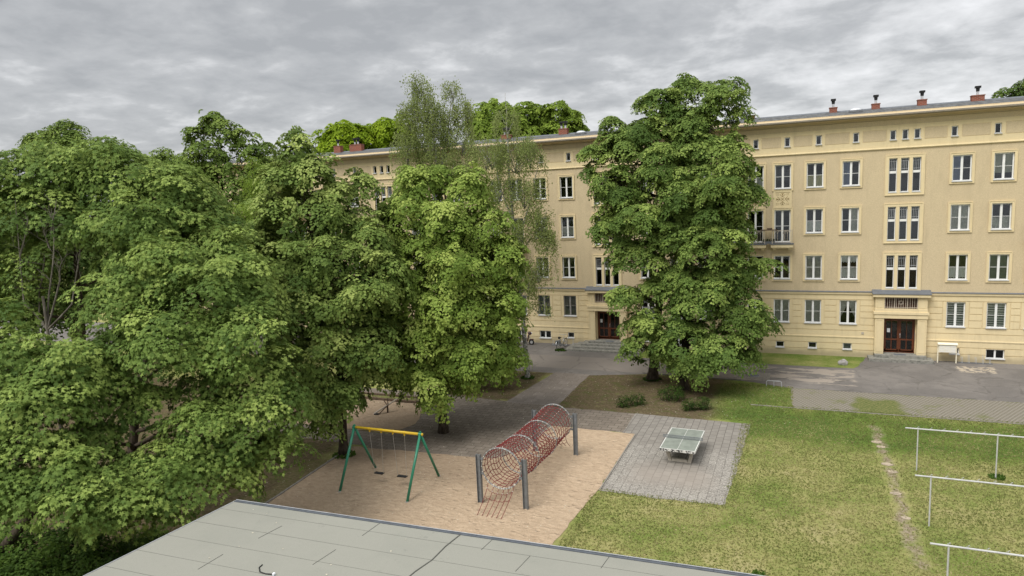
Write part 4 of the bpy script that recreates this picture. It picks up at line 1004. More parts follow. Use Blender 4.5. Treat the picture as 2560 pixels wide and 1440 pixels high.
# ------------------------------------------------------------------ motor scooter
M['maroon'] = simple('dark_maroon_paint', (.045, .012, .022), .25, .6)
M['silver'] = simple('silver_paint', (.5, .5, .5), .3, .5, .4)
M['leather'] = simple('black_seat', (.02, .02, .025), .5, .4)
def scooter(loc, rz):
    o = empty('motor_scooter', loc, rz); tag(o, 'dark motor scooter with silver floorboard parked behind the birch trunk by the facade', 'scooter')
    for x in (-.62, .66):
        wh = MB().ring((x, 0, .23), .17, .06, 'y', 24, 8).build('wheel', M['rubber'], o); MB().tube([(x, -.05, .23), (x, .05, .23)], .12, 14).build('rim', M['silver'], wh)
    MB().add([(-.95, -.16, .42), (-.25, -.17, .30), (-.22, -.15, .68), (-.98, -.12, .66), (-.95, .16, .42), (-.25, .17, .30), (-.22, .15, .68), (-.98, .12, .66)], [(0, 1, 2, 3), (7, 6, 5, 4), (0, 4, 5, 1), (1, 5, 6, 2), (2, 6, 7, 3), (3, 7, 4, 0)]).build('rear_body', M['maroon'], o, bevel=.05)
    MB().tube([(-1.0, 0, .78), (-.7, 0, .76), (-.35, 0, .72), (-.2, 0, .70)], [.09, .15, .14, .06], 12).build('seat', M['leather'], o, smooth=True)
    MB().box(-.30, .35, -.16, .16, .26, .31).box(-.95, -.2, -.19, -.165, .33, .42).box(-.95, -.2, .165, .19, .33, .42).build('floorboard', M['silver'], o, bevel=.01)
    MB().add([(.30, -.2, .28), (.38, -.22, .30), (.52, -.19, .90), (.44, -.17, .92), (.30, .2, .28), (.38, .22, .30), (.52, .19, .90), (.44, .17, .92)], [(0, 1, 2, 3), (7, 6, 5, 4), (0, 4, 5, 1), (1, 5, 6, 2), (2, 6, 7, 3), (3, 7, 4, 0)]).build('leg_shield', M['maroon'], o, bevel=.03)
    MB().tube([(.48, 0, .92), (.55, 0, 1.0), (.50, 0, 1.1)], [.16, .20, .08], 14).build('headset', M['maroon'], o, smooth=True)
    MB().tube([(.62, 0, .98), (.74, 0, .97)], .075, 14).build('headlight', M['silver'], o)
    MB().tube([(.36, -.36, 1.05), (.46, -.1, 1.04), (.46, .1, 1.04), (.36, .36, 1.05)], .016, 7).build('handlebar', M['rubber'], o)
    MB().tube([(.45, 0, .85), (.66, 0, .23)], .03, 8).build('fork', M['silver'], o)
    MB().add([(.45, -.1, .40), (.9, -.06, .42), (.8, -.06, .50), (.55, -.1, .50), (.45, .1, .40), (.9, .06, .42), (.8, .06, .50), (.55, .1, .50)], [(0, 1, 2, 3), (7, 6, 5, 4), (0, 4, 5, 1), (1, 5, 6, 2), (2, 6, 7, 3), (3, 7, 4, 0)]).build('front_fender', M['maroon'], o, bevel=.02)
scooter((-20.45, 50.2, 0), R(8))
# flower box plank between the balconies
o = MB().box(-.55, .55, -.16, .16, 0, .05).box(-.1, .24, -.12, .12, .05, .16).build('plank_shelf', M['timber']); o.location = (-1.73, 50.85, 8.93); tag(o, 'dark wooden plank shelf bridging the two balcony railings', 'shelf')
fb = empty('planter_box', (-1.73, 50.9, 7.99)); tag(fb, 'dark planter box with small plants hanging between the two balconies', 'planter')
MB().box(-.42, .42, -.1, .1, 0, .16).build('box', M['slate'], fb)
M['plantdark'] = simple('dark_plants', (.03, .045, .02), .9, .1)
pb = MB()
for k in range(60):
    x, y, z = random.uniform(-.4, .4), random.uniform(-.08, .08), .16; pb.tube([(x, y, z), (x + random.uniform(-.05, .05), y + random.uniform(-.04, .04), z + random.uniform(.08, .22))], .012, 4)
pb.build('plants', M['plantdark'], fb)
# ------------------------------------------------------------------ trees
def leafmat(name, dark, mid, light, trans=.20):
    t = MT(name, rough=.62, spec=.10)
    at_ = t.n.new('ShaderNodeAttribute'); at_.attribute_name = 'tone'
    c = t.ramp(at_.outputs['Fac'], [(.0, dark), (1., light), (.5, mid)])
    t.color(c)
    tl = t.n.new('ShaderNodeBsdfTranslucent'); t.l.new(t.mix(.5, c, tuple(min(1, x * 1.6) for x in light)), tl.inputs[0])
    mx = t.n.new('ShaderNodeMixShader'); mx.inputs[0].default_value = trans
    t.l.new(t.b.outputs[0], mx.inputs[1]); t.l.new(tl.outputs[0], mx.inputs[2]); t.l.new(mx.outputs[0], t.n['Material Output'].inputs[0]); return t.m
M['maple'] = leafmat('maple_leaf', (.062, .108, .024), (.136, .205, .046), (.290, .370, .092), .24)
M['maple2'] = leafmat('far_maple_leaf', (.050, .088, .020), (.095, .148, .034), (.175, .235, .056))
M['linden'] = leafmat('bright_linden_leaf', (.095, .152, .026), (.188, .268, .050), (.355, .430, .105), .24)
M['horn'] = leafmat('dark_linden_leaf', (.074, .122, .027), (.160, .228, .052), (.320, .385, .108))
M['oak'] = leafmat('oak_leaf', (.068, .112, .023), (.135, .200, .040), (.235, .310, .066))
M['lime'] = leafmat('yellow_green_leaf', (.120, .190, .010), (.215, .315, .016), (.320, .420, .032), .35)
M['lime2'] = leafmat('mid_green_leaf', (.095, .150, .020), (.175, .255, .036), (.280, .370, .062), .3)
M['larch'] = leafmat('larch_needle_green', (.120, .185, .026), (.180, .265, .038), (.260, .35, .058), .35)
M['birch'] = leafmat('birch_leaf', (.130, .170, .055), (.230, .280, .092), (.34, .385, .14), .4)
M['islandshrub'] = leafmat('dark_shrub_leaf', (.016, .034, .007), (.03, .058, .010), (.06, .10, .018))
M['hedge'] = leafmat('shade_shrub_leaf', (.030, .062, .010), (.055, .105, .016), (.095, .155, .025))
def bark(name, a, b, sc=6, zs=.3):
    t = MT(name, rough=.95, spec=.1); n = t.noise(sc, 6, .7, t.mapping(t.pos(), (1, 1, zs)))
    t.color(t.mix(t.step(n, .38, .62), a, b)); t.bump(n, .8, .04); return t.m
M['bark'] = bark('dark_bark', (.035, .027, .019), (.085, .068, .05))
M['barkgrey'] = bark('grey_bark', (.09, .08, .065), (.19, .17, .14))
M['birchbark'] = bark('birch_bark', (.10, .095, .08), (.42, .41, .37), 5, 1.2)
STAR = []           # maple leaf outline: five pointed lobes (x across, y towards tip)
for k, (a, r_) in enumerate(((-155, .42), (-125, .62), (-100, .34), (-62, .88), (-38, .46), (0, 1.0), (38, .46), (62, .88), (100, .34), (125, .62), (155, .42))):
    STAR.append((math.sin(R(a)) * r_, math.cos(R(a)) * r_))
def leaf_mesh(name, P, Nn, T, size, tone, mat, parent, shape='quad'):
    """one mesh of many leaves: P centres, Nn normals, T tip directions"""
    n = len(P); Bn = np.cross(Nn, T); Bn /= np.linalg.norm(Bn, axis=1)[:, None] + 1e-9; T = np.cross(Bn, Nn)
    s = size[:, None]
    if shape == 'star':
        o2 = np.array(STAR); k = len(o2)
        V = np.empty((n, k + 1, 3)); V[:, 0] = P
        for i, (a, b) in enumerate(o2): V[:, i + 1] = P + s * .55 * (Bn * a + T * b - Nn * (.18 * (a * a + b * b)))
        tris = np.array([(0, i + 1, i + 2) for i in range(k - 1)]); m_ = k + 1; fs = 3
        F_ = (np.arange(n)[:, None, None] * m_ + tris[None]).reshape(-1, 3)
    elif shape == 'quad':
        V = np.empty((n, 4, 3)); V[:, 0] = P - T * s * .5; V[:, 1] = P + Bn * s * .42 - Nn * s * .06; V[:, 2] = P + T * s * .5; V[:, 3] = P - Bn * s * .42 - Nn * s * .06
        m_ = 4; F_ = np.arange(n * 4).reshape(-1, 4); fs = 4
    else:           # tri
        V = np.empty((n, 3, 3)); V[:, 0] = P + T * s * .5; V[:, 1] = P - T * s * .3 + Bn * s * .4; V[:, 2] = P - T * s * .3 - Bn * s * .4
        m_ = 3; F_ = np.arange(n * 3).reshape(-1, 3); fs = 3
    me = bpy.data.meshes.new(name); V = V.reshape(-1, 3)
    me.vertices.add(len(V)); me.vertices.foreach_set('co', V.astype(np.float32).ravel())
    me.loops.add(F_.size); me.loops.foreach_set('vertex_index', F_.astype(np.int32).ravel())
    me.polygons.add(len(F_)); me.polygons.foreach_set('loop_start', (np.arange(len(F_)) * fs).astype(np.int32)); me.polygons.foreach_set('loop_total', np.full(len(F_), fs, np.int32))
    at_ = me.attributes.new('tone', 'FLOAT', 'POINT'); at_.data.foreach_set('value', np.repeat(tone, m_).astype(np.float32))
    me.materials.append(mat); me.update(calc_edges=True)
    o = bpy.data.objects.new(name, me); C.objects.link(o)
    if parent is not None: o.parent = parent
    return o
def unit(v): return v / (np.linalg.norm(v, axis=-1)[..., None] + 1e-9)
LK = 1.0
def clusters(lobes, dens, rc, per, droop=.5, up=.5, inner=.5, size=.12, jit=.3, tonevar=.2, young=.25, grow=1.08, thick=.10):
    """lobes: (centre, rh, rv). Boughs sit on and inside each lobe; each is a shallow drooping dome covered with leaves."""
    PP, NN, TT, SS, OO = [], [], [], [], []
    lobes = [(c, rh * grow, rv * grow) for c, rh, rv in lobes]
    cs = np.array([l[0] for l in lobes]); rr = np.array([[l[1], l[1], l[2]] for l in lobes])
    for c, rh, rv in lobes:
        area = 4 * math.pi * ((rh * rh * 1.0 + 2 * rh * rv) / 3); n = max(5, int(area * dens * LK))
        d = unit(rng.normal(size=(n, 3))); d[:, 2] = np.where((d[:, 2] < -.45) & (rng.random(n) < .5), -d[:, 2], d[:, 2])
        rad = 1 - (1 - inner) * rng.random(n) ** 1.5
        rad *= 1 + .10 * np.sin(d[:, 0] * 5 + c[0]) + .08 * np.sin(d[:, 1] * 6 + d[:, 2] * 5 + c[1]) + rng.normal(0, .05, n)
        p = np.array(c) + d * rad[:, None] * np.array([rh, rh, rv])
        q = np.abs((p[:, None, :] - cs[None]) / rr[None]); deep = (np.linalg.norm(q, axis=2) < .5).any(axis=1)
        k = ~deep | (rng.random(n) < .4); p, d, rad = p[k], d[k], rad[k]
        dz = d.copy(); dz[:, 2] = np.maximum(dz[:, 2], -.1)
        cn = unit(dz * (1 - up) + np.array([0, 0, up]) + rng.normal(0, .15, p.shape))
        r_ = rc * (.45 + 1.0 * rng.random(len(p)))
        ct = rng.normal(.36, tonevar * 1.15, len(p)) + young * np.clip(d[:, 2] + .2, -.2, 1) * np.clip(rad, .6, 1.1)  # upper boughs lighter, undersides darker: highlights painted into leaf tone, beside new growth
        m_ = rng.poisson(per * (r_ / rc) ** 2) + 3
        idx = np.repeat(np.arange(len(p)), m_); N_ = len(idx)
        a = rng.random(N_) * 2 * math.pi; rho = np.sqrt(rng.random(N_)) * r_[idx] * (1 + .22 * np.sin(a * 3 + idx) + .15 * np.sin(a * 7 + idx * 2))
        n_ = cn[idx]; t1 = unit(np.cross(n_, np.array([0.31, .17, .93]))); t2 = np.cross(n_, t1)
        rad_dir = t1 * np.cos(a)[:, None] + t2 * np.sin(a)[:, None]
        dn = n_ * .6 + np.array([0, 0, .4])
        P_ = p[idx] + rad_dir * rho[:, None] - dn * (droop * rho ** 2 / r_[idx])[:, None] - n_ * (np.abs(rng.normal(0, thick, N_)) * r_[idx])[:, None]
        ln = unit(n_ + rad_dir * (.75 * droop * 2 * rho / r_[idx])[:, None] + rng.normal(0, jit, P_.shape))
        tt_ = unit(rad_dir + np.array([0, 0, -.6]) + rng.normal(0, .3, P_.shape))
        PP.append(P_); NN.append(ln); TT.append(tt_); SS.append(size * (.55 + .75 * rng.random(N_)))
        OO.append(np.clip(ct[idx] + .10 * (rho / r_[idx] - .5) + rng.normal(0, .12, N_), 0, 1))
    return [np.concatenate(x) for x in (PP, NN, TT, SS, OO)]
def limb(mb, a, b, r0, r1, bend=.12, n=6, seg=7, sag=0):
    a, b = Vector(a), Vector(b); L_ = (b - a).length; off = Vector((random.uniform(-1, 1), random.uniform(-1, 1), random.uniform(-.2, .8))) * L_ * bend
    pts = []; rs = []
    for i in range(n + 1):
        t_ = i / n; p = a.lerp(b, t_) + off * math.sin(t_ * math.pi) + Vector((0, 0, -sag * t_ * t_ * L_)); pts.append(p); rs.append(r0 + (r1 - r0) * t_)
    mb.tube(pts, rs, seg); return pts
def tree(base, trunk, lobes, mat, barkm, label, leaf, dens, per, rc, r0=.22, shape='quad', cat='tree', group=None, name='tree', twigs=2, **kw):
    """trunk: list of points above the base; lobes: (px, py, rx_px, ry_px, depth)"""
    o = empty(name, base); tag(o, label, cat, group); b = Vector(base)
    LB = []
    for (px, py, rx, ry, dp) in lobes:
        c = at(px, py, dp); LB.append((tuple(c - b), rx * dp / FPX, ry * dp / FPX))
    mb = MB(); tp_ = [Vector(p) for p in trunk]; n = len(tp_)
    fine = []; rs = []
    for i in range(n - 1):
        for k in range(4):
            fine.append(tp_[i].lerp(tp_[i + 1], k / 4) + Vector((random.uniform(-.03, .03), random.uniform(-.03, .03), 0))); rs.append(0)
    fine.append(tp_[-1]); H_ = fine[-1].z
    rs = [max(.03, r0 * (1 - .85 * max(0, p.z) / H_)  * (1.55 if i == 0 else 1.15 if i == 1 else 1)) for i, p in enumerate(fine)]
    if fine[0].z > -.05: fine[0] = fine[0] + Vector((0, 0, -.1))
    mb.tube(fine, rs, 12)
    for (c, rh, rv) in LB:
        c = Vector(c); j = min(range(len(fine)), key=lambda i: abs(fine[i].z - (c.z - .35 * (c - fine[i]).to_2d().length)) if i > 2 else 1e9); s = fine[j]
        r_ = max(.03, rs[j] * .55); pts = limb(mb, s, c, r_, .025, .10, 7, 7)
        for k in range(twigs + 2):
            q_ = pts[random.randint(2, 6)]; d_ = Vector(unit(rng.normal(size=3))); d_.z = abs(d_.z) * .6
            e_ = c + Vector((d_.x * rh, d_.y * rh, d_.z * rv)) * random.uniform(.6, .95); tw = limb(mb, q_, e_, .022, .007, .14, 5, 5)
            for _ in range(2):
                q2 = tw[random.randint(1, 4)]; limb(mb, q2, q2 + Vector(unit(rng.normal(size=3))) * rh * .4, .010, .004, .1, 3, 4)
    mb.build('trunk', barkm, o, smooth=True)
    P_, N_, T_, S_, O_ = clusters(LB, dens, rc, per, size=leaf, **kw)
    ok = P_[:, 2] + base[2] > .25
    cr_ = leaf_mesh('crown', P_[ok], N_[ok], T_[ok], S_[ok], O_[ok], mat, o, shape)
    NL.append((label, int(ok.sum()))); return o
NL = []
def tr(base, tops):
    """trunk points from (px, py, depth) picked along the stem, relative to the base"""
    b = Vector(base); return [Vector((0, 0, 0))] + [at(*t_) - b for t_ in tops]
K = dict(droop=.40, up=.55, jit=.28)
# the big maple standing highest on the left
b = (-29.3, 18.9, 0)
tree(b, tr(b, [(205, 800, 29.5), (190, 640, 29), (210, 480, 28.5)]),
     [(60, 465, 120, 95, 28), (185, 430, 115, 85, 28.5), (300, 435, 120, 85, 28), (410, 500, 110, 100, 28), (480, 600, 105, 85, 27.5), (150, 545, 120, 75, 27), (330, 545, 120, 75, 26.5), (-40, 560, 130, 110, 27), (585, 655, 85, 80, 27.5), (480, 500, 70, 70, 29), (60, 620, 60, 50, 29), (-60, 760, 90, 110, 27), (240, 400, 70, 50, 30), (540, 560, 60, 50, 28.5), (120, 405, 80, 45, 28.8), (350, 640, 100, 60, 27)],
     M['maple'], M['bark'], 'tall broad maple with bare dark stems showing at the upper left', 0.2, 1.4, 115, 0.72, .26, 'star', group=None, name='maple_tree', **K)
# the front maple whose crown reaches down to the annex roof
b = (-24.2, 17.6, 0)
tree(b, tr(b, [(332, 1120, 27), (345, 960, 26.8), (400, 800, 26.5), (410, 680, 26)]),
     [(410, 665, 105, 88, 24.5), (330, 760, 110, 90, 24), (520, 730, 120, 95, 24), (610, 720, 80, 90, 25), (440, 830, 130, 80, 23.2), (600, 850, 115, 90, 23.5), (300, 860, 100, 70, 23.5), (660, 950, 90, 85, 23.8), (230, 960, 110, 80, 22.5), (520, 960, 80, 60, 24), (640, 1060, 110, 90, 23.2), (510, 1075, 110, 80, 22.5), (440, 1180, 110, 75, 21.5), (330, 1225, 118, 70, 20.8), (560, 1175, 82, 58, 22.3), (700, 1110, 62, 62, 23.6), (220, 1120, 90, 75, 22), (370, 1000, 75, 40, 23)],
     M['maple'], M['bark'], 'wide maple whose leafy crown hangs down to the corner of the flat roof', 0.185, 1.6, 118, 0.66, .24, 'star', name='maple_tree', **K)
# the low maple at the left edge
b = (-25.4, 12.6, 0)
tree(b, tr(b, [(95, 1260, 22.5), (80, 1100, 22), (80, 950, 21.5)]),
     [(30, 880, 90, 62, 21.5), (150, 890, 95, 62, 21.5), (-20, 1010, 110, 90, 20.5), (110, 1010, 110, 80, 20.5), (60, 1140, 110, 80, 19.8), (170, 1190, 90, 80, 19.6), (20, 1225, 90, 62, 19.2), (205, 1245, 92, 50, 19.2), (-80, 1130, 100, 100, 19.8), (270, 1220, 70, 60, 20), (5, 790, 45, 50, 22)],
     M['maple'], M['bark'], 'low spreading maple filling the lower left edge of the picture', 0.18, 1.75, 115, 0.6, .20, 'star', name='maple_tree', **K)
# small young tree in the gap with pale leaves
b = (-29.5, 15.8, 0)
tree(b, tr(b, [(95, 900, 26.5), (100, 720, 26.2), (112, 640, 26)]), [(110, 640, 42, 30, 26), (60, 655, 35, 26, 26), (70, 700, 60, 40, 26), (20, 720, 55, 45, 26), (120, 720, 40, 22, 26.5), (20, 650, 28, 22, 26)],
     M['maple'], M['barkgrey'], 'thin young tree with a small pale green top and dead twigs at the far left', .17, 1.6, 30, 0.5, .09, 'star', name='young_tree', **K)
# shrubs under the left trees
def shrub(base, lobes, mat, label, leaf=.07, dens=14, per=14, rc=.2, name='shrub', cat='shrub', group=None, shape='quad', **kw):
    o = empty(name, base); tag(o, label, cat, group); mb = MB()
    for (c, rh, rv) in lobes:
        for k in range(4): limb(mb, (c[0] * .5, c[1] * .5, -.05), (c[0] + random.uniform(-.5, .5) * rh, c[1] + random.uniform(-.5, .5) * rh, c[2] + rv * random.uniform(.1, .7)), .018, .005, .1, 4, 5)
    mb.build('stem', M['bark'], o)
    P_, N_, T_, S_, O_ = clusters(lobes, dens, rc, per, size=leaf, **kw); ok = P_[:, 2] > .02
    leaf_mesh('foliage', P_[ok], N_[ok], T_[ok], S_[ok], O_[ok], mat, o, shape); return o
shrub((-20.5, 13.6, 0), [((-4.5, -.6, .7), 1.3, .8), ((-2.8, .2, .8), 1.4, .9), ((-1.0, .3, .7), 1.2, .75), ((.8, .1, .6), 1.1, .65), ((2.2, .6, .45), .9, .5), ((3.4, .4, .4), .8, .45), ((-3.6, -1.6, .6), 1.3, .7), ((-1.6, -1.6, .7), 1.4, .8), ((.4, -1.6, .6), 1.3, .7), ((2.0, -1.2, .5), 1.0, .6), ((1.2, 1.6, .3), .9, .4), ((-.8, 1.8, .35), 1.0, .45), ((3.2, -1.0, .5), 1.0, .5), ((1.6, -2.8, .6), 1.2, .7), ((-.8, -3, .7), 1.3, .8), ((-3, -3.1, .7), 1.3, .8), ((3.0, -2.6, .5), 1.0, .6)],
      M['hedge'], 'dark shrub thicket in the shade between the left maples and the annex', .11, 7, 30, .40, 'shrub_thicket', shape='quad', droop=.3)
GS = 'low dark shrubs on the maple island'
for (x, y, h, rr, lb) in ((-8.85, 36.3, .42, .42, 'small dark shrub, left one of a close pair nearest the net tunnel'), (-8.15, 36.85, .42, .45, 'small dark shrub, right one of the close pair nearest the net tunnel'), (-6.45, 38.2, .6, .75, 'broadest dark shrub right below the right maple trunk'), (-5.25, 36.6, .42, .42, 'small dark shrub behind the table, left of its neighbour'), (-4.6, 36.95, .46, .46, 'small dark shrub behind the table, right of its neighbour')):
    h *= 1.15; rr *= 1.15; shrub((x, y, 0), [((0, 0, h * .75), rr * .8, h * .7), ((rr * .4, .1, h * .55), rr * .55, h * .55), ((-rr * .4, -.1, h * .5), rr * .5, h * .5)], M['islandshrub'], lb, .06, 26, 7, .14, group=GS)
# dark linden beside the swing
b = (-20.14, 25.65, 0)
tree(b, tr(b, [(857, 1030, 32.8), (852, 940, 32.8), (830, 800, 32.9), (790, 640, 33), (765, 520, 33), (750, 400, 33)]),
     [(745, 385, 48, 62, 33), (720, 460, 70, 60, 33), (790, 445, 62, 58, 33), (700, 545, 75, 62, 32.5), (800, 540, 80, 60, 32.5), (845, 500, 48, 48, 33.5), (720, 650, 90, 70, 32), (850, 640, 88, 62, 32), (930, 600, 60, 60, 33), (760, 760, 95, 68, 31.5), (890, 740, 92, 66, 31.6), (960, 690, 60, 70, 32.5), (820, 870, 95, 62, 31.5), (930, 860, 75, 60, 31.8), (760, 960, 78, 48, 31.2), (850, 975, 70, 40, 31.4), (800, 1040, 46, 52, 30.8), (720, 860, 60, 60, 32.5), (905, 460, 35, 45, 34), (740, 335, 26, 24, 33), (800, 700, 100, 90, 34), (850, 820, 110, 90, 33.6), (660, 600, 55, 60, 33), (700, 760, 62, 62, 32), (915, 930, 70, 62, 33), (960, 780, 50, 60, 33.4), (700, 930, 50, 50, 32), (870, 560, 60, 55, 33.8)],
     M['horn'], M['bark'], 'tall dark green linden standing directly behind the swing', 0.155, 1.6, 120, 0.56, .20, name='linden_tree', droop=.38, up=.45, tonevar=.2)
# bright linden with the trunk in the paving
b = (-16.89, 29.77, 0)
tree(b, tr(b, [(1108, 1000, 35.3), (1102, 850, 35.3), (1110, 700, 35.3), (1120, 560, 35.3), (1110, 470, 35.3)]),
     [(1040, 455, 68, 48, 35.3), (1020, 520, 72, 58, 35), (1165, 480, 66, 62, 35.3), (1110, 560, 88, 66, 34.5), (1215, 560, 66, 62, 35), (1245, 650, 66, 68, 34.8), (1150, 660, 95, 70, 34), (1040, 640, 85, 70, 34.3), (1000, 740, 75, 66, 34.5), (1110, 770, 96, 70, 33.7), (1220, 770, 76, 76, 34.3), (1040, 850, 85, 62, 33.8), (1150, 880, 90, 60, 33.6), (1235, 870, 60, 70, 34.6), (1075, 950, 80, 50, 33.5), (1180, 940, 60, 38, 34), (1000, 920, 60, 55, 34), (1090, 1000, 46, 30, 33.5), (960, 560, 40, 60, 35.5), (1100, 435, 32, 24, 35.5), (985, 640, 62, 66, 35), (965, 820, 55, 60, 34.6), (1275, 740, 44, 60, 35), (1110, 680, 100, 100, 36), (1110, 860, 110, 90, 36), (1265, 830, 42, 62, 34.8), (965, 600, 46, 56, 35.4), (975, 700, 52, 60, 35), (960, 880, 50, 50, 34.6), (1278, 640, 40, 52, 35), (1270, 900, 46, 46, 34.8)],
     M['linden'], M['bark'], 'bright yellow green linden whose trunk rises from the paved square', 0.145, 1.7, 125, 0.55, .22, name='linden_tree', droop=.45, up=.42, tonevar=.2, young=.28)
# smaller linden behind it
b = (-18.66, 37.7, 0)
tree(b, tr(b, [(1195, 900, 43.2), (1190, 800, 43.2), (1200, 700, 43.2)]),
     [(1205, 860, 60, 60, 43), (1240, 790, 58, 62, 43), (1150, 800, 60, 60, 43), (1255, 900, 42, 46, 42.6), (1195, 700, 66, 66, 43.2), (1140, 900, 50, 40, 42.8)],
     M['horn'], M['bark'], 'smaller linden half hidden behind the bright linden, next to the birch', 0.15, 1.5, 90, 0.6, .18, name='linden_tree')
# the tall right maple and its twin
b = (-8.39, 42.35, 0)
tree(b, tr(b, [(1636, 880, 43.4), (1648, 760, 43.3), (1655, 640, 43.2), (1665, 500, 43.2), (1690, 380, 43.2), (1715, 260, 43.2)]),
     [(1715, 225, 48, 46, 43.4), (1650, 262, 62, 45, 43), (1720, 310, 72, 56, 42.4), (1610, 330, 66, 52, 42.8), (1545, 370, 60, 52, 43), (1640, 410, 85, 60, 41.6), (1540, 460, 66, 58, 42.4), (1485, 385, 42, 28, 43.4), (1590, 540, 86, 60, 41.4), (1520, 560, 44, 46, 42.6), (1600, 640, 70, 48, 41.8), (1700, 480, 84, 60, 41), (1555, 735, 56, 22, 42), (1615, 815, 60, 50, 41.6), (1528, 312, 32, 26, 43.6), (1572, 335, 34, 26, 43.4), (1470, 430, 26, 22, 43.2), (1690, 600, 80, 60, 41.2), (1655, 870, 36, 28, 42), (1560, 620, 46, 34, 42.2), (1730, 380, 80, 66, 42.6), (1700, 560, 90, 80, 42.8), (1660, 330, 70, 56, 43.4), (1640, 720, 52, 44, 42.2), (1590, 865, 32, 34, 41.6), (1560, 510, 60, 50, 43)],
     M['maple'], M['bark'], 'very tall maple with the thick dark trunk in front of the left entrance', 0.145, 1.6, 165, 0.58, .30, name='maple_tree', droop=.38, up=.52, young=.3, grow=.98)
b = (-6.22, 40.65, 0)
tree(b, tr(b, [(1712, 900, 41.2), (1715, 760, 41.2), (1712, 600, 41.3), (1755, 420, 41.5), (1780, 300, 41.6)]),
     [(1800, 235, 66, 48, 42), (1845, 300, 34, 48, 42), (1760, 290, 48, 40, 42), (1815, 395, 74, 50, 41), (1850, 440, 40, 46, 41.4), (1790, 490, 86, 60, 40.6), (1845, 570, 46, 55, 41), (1770, 610, 90, 62, 40.2), (1840, 680, 60, 56, 40.6), (1905, 665, 40, 24, 41), (1750, 740, 90, 60, 40), (1850, 790, 72, 66, 40.4), (1905, 800, 42, 34, 41), (1720, 850, 85, 52, 39.8), (1800, 880, 80, 55, 39.8), (1745, 915, 55, 34, 39.6), (1865, 860, 42, 50, 40.5), (1700, 790, 60, 40, 40), (1880, 480, 34, 24, 41.5), (1690, 905, 36, 30, 40), (1830, 350, 40, 26, 41.5), (1770, 400, 70, 60, 42), (1760, 540, 90, 80, 41.8), (1800, 700, 90, 80, 41.6), (1700, 700, 60, 50, 41), (1820, 520, 50, 60, 41.8)],
     M['maple'], M['bark'], 'tall maple behind the low shrubs, its crown reaching the balconies', 0.142, 1.65, 165, 0.58, .26, name='maple_tree', droop=.38, up=.52, young=.28, grow=.98)
# oak rising behind the left maples
b = (-43.6, 36.5, 0)
tree(b, tr(b, [(540, 760, 51.5), (548, 600, 51.8), (556, 470, 52), (550, 340, 52)]),
     [(528, 298, 34, 26, 52), (500, 335, 36, 26, 52), (560, 330, 40, 34, 52), (520, 380, 52, 34, 51.5), (480, 395, 32, 26, 51.6), (610, 345, 34, 34, 52.4), (625, 395, 34, 34, 52), (560, 425, 40, 26, 51.5), (490, 450, 60, 40, 51), (665, 370, 24, 18, 52.4), (600, 470, 60, 34, 51.6), (520, 520, 70, 50, 50.6), (600, 560, 60, 50, 50.6), (655, 440, 40, 34, 52), (470, 520, 50, 50, 50.6), (540, 620, 90, 50, 50), (620, 520, 40, 30, 51)],
     M['oak'], M['bark'], 'slender oak with an open crown rising behind the left maples', 0.2, 1.25, 70, 0.55, .22, name='oak_tree', twigs=1)
# larch
b = (-38.0, 33.8, 0)
tree(b, tr(b, [(640, 760, 46), (640, 600, 46), (634, 480, 46), (632, 400, 46)]),
     [(632, 415, 20, 34, 46), (634, 470, 36, 36, 46), (640, 530, 56, 38, 45.6), (690, 560, 48, 34, 46), (620, 590, 62, 34, 45.6), (650, 640, 76, 44, 45.2), (700, 620, 44, 44, 45.6), (580, 640, 40, 40, 45.6)],
     M['larch'], M['bark'], 'feathery light green larch between the oak and the dark linden', .085, 2.2, 90, 0.5, .14, name='larch_tree', shape='tri', droop=.9, up=.25, jit=.8)
# grey leaved tree in front of it, trunk with the pale foot
b = (-35.2, 39.1, 0)
tree(b, tr(b, [(722, 860, 50.9), (735, 760, 50.9), (760, 640, 51)]),
     [(700, 700, 70, 60, 50), (640, 760, 60, 50, 49.5), (690, 800, 70, 44, 49.5), (620, 690, 50, 50, 50), (780, 640, 60, 70, 51), (830, 560, 50, 60, 51.5)],
     M['horn'], M['barkgrey'], 'tree with a thick pale flared trunk foot beyond the small sandpit', 0.17, 1.2, 90, 0.6, .42, name='linden_tree')
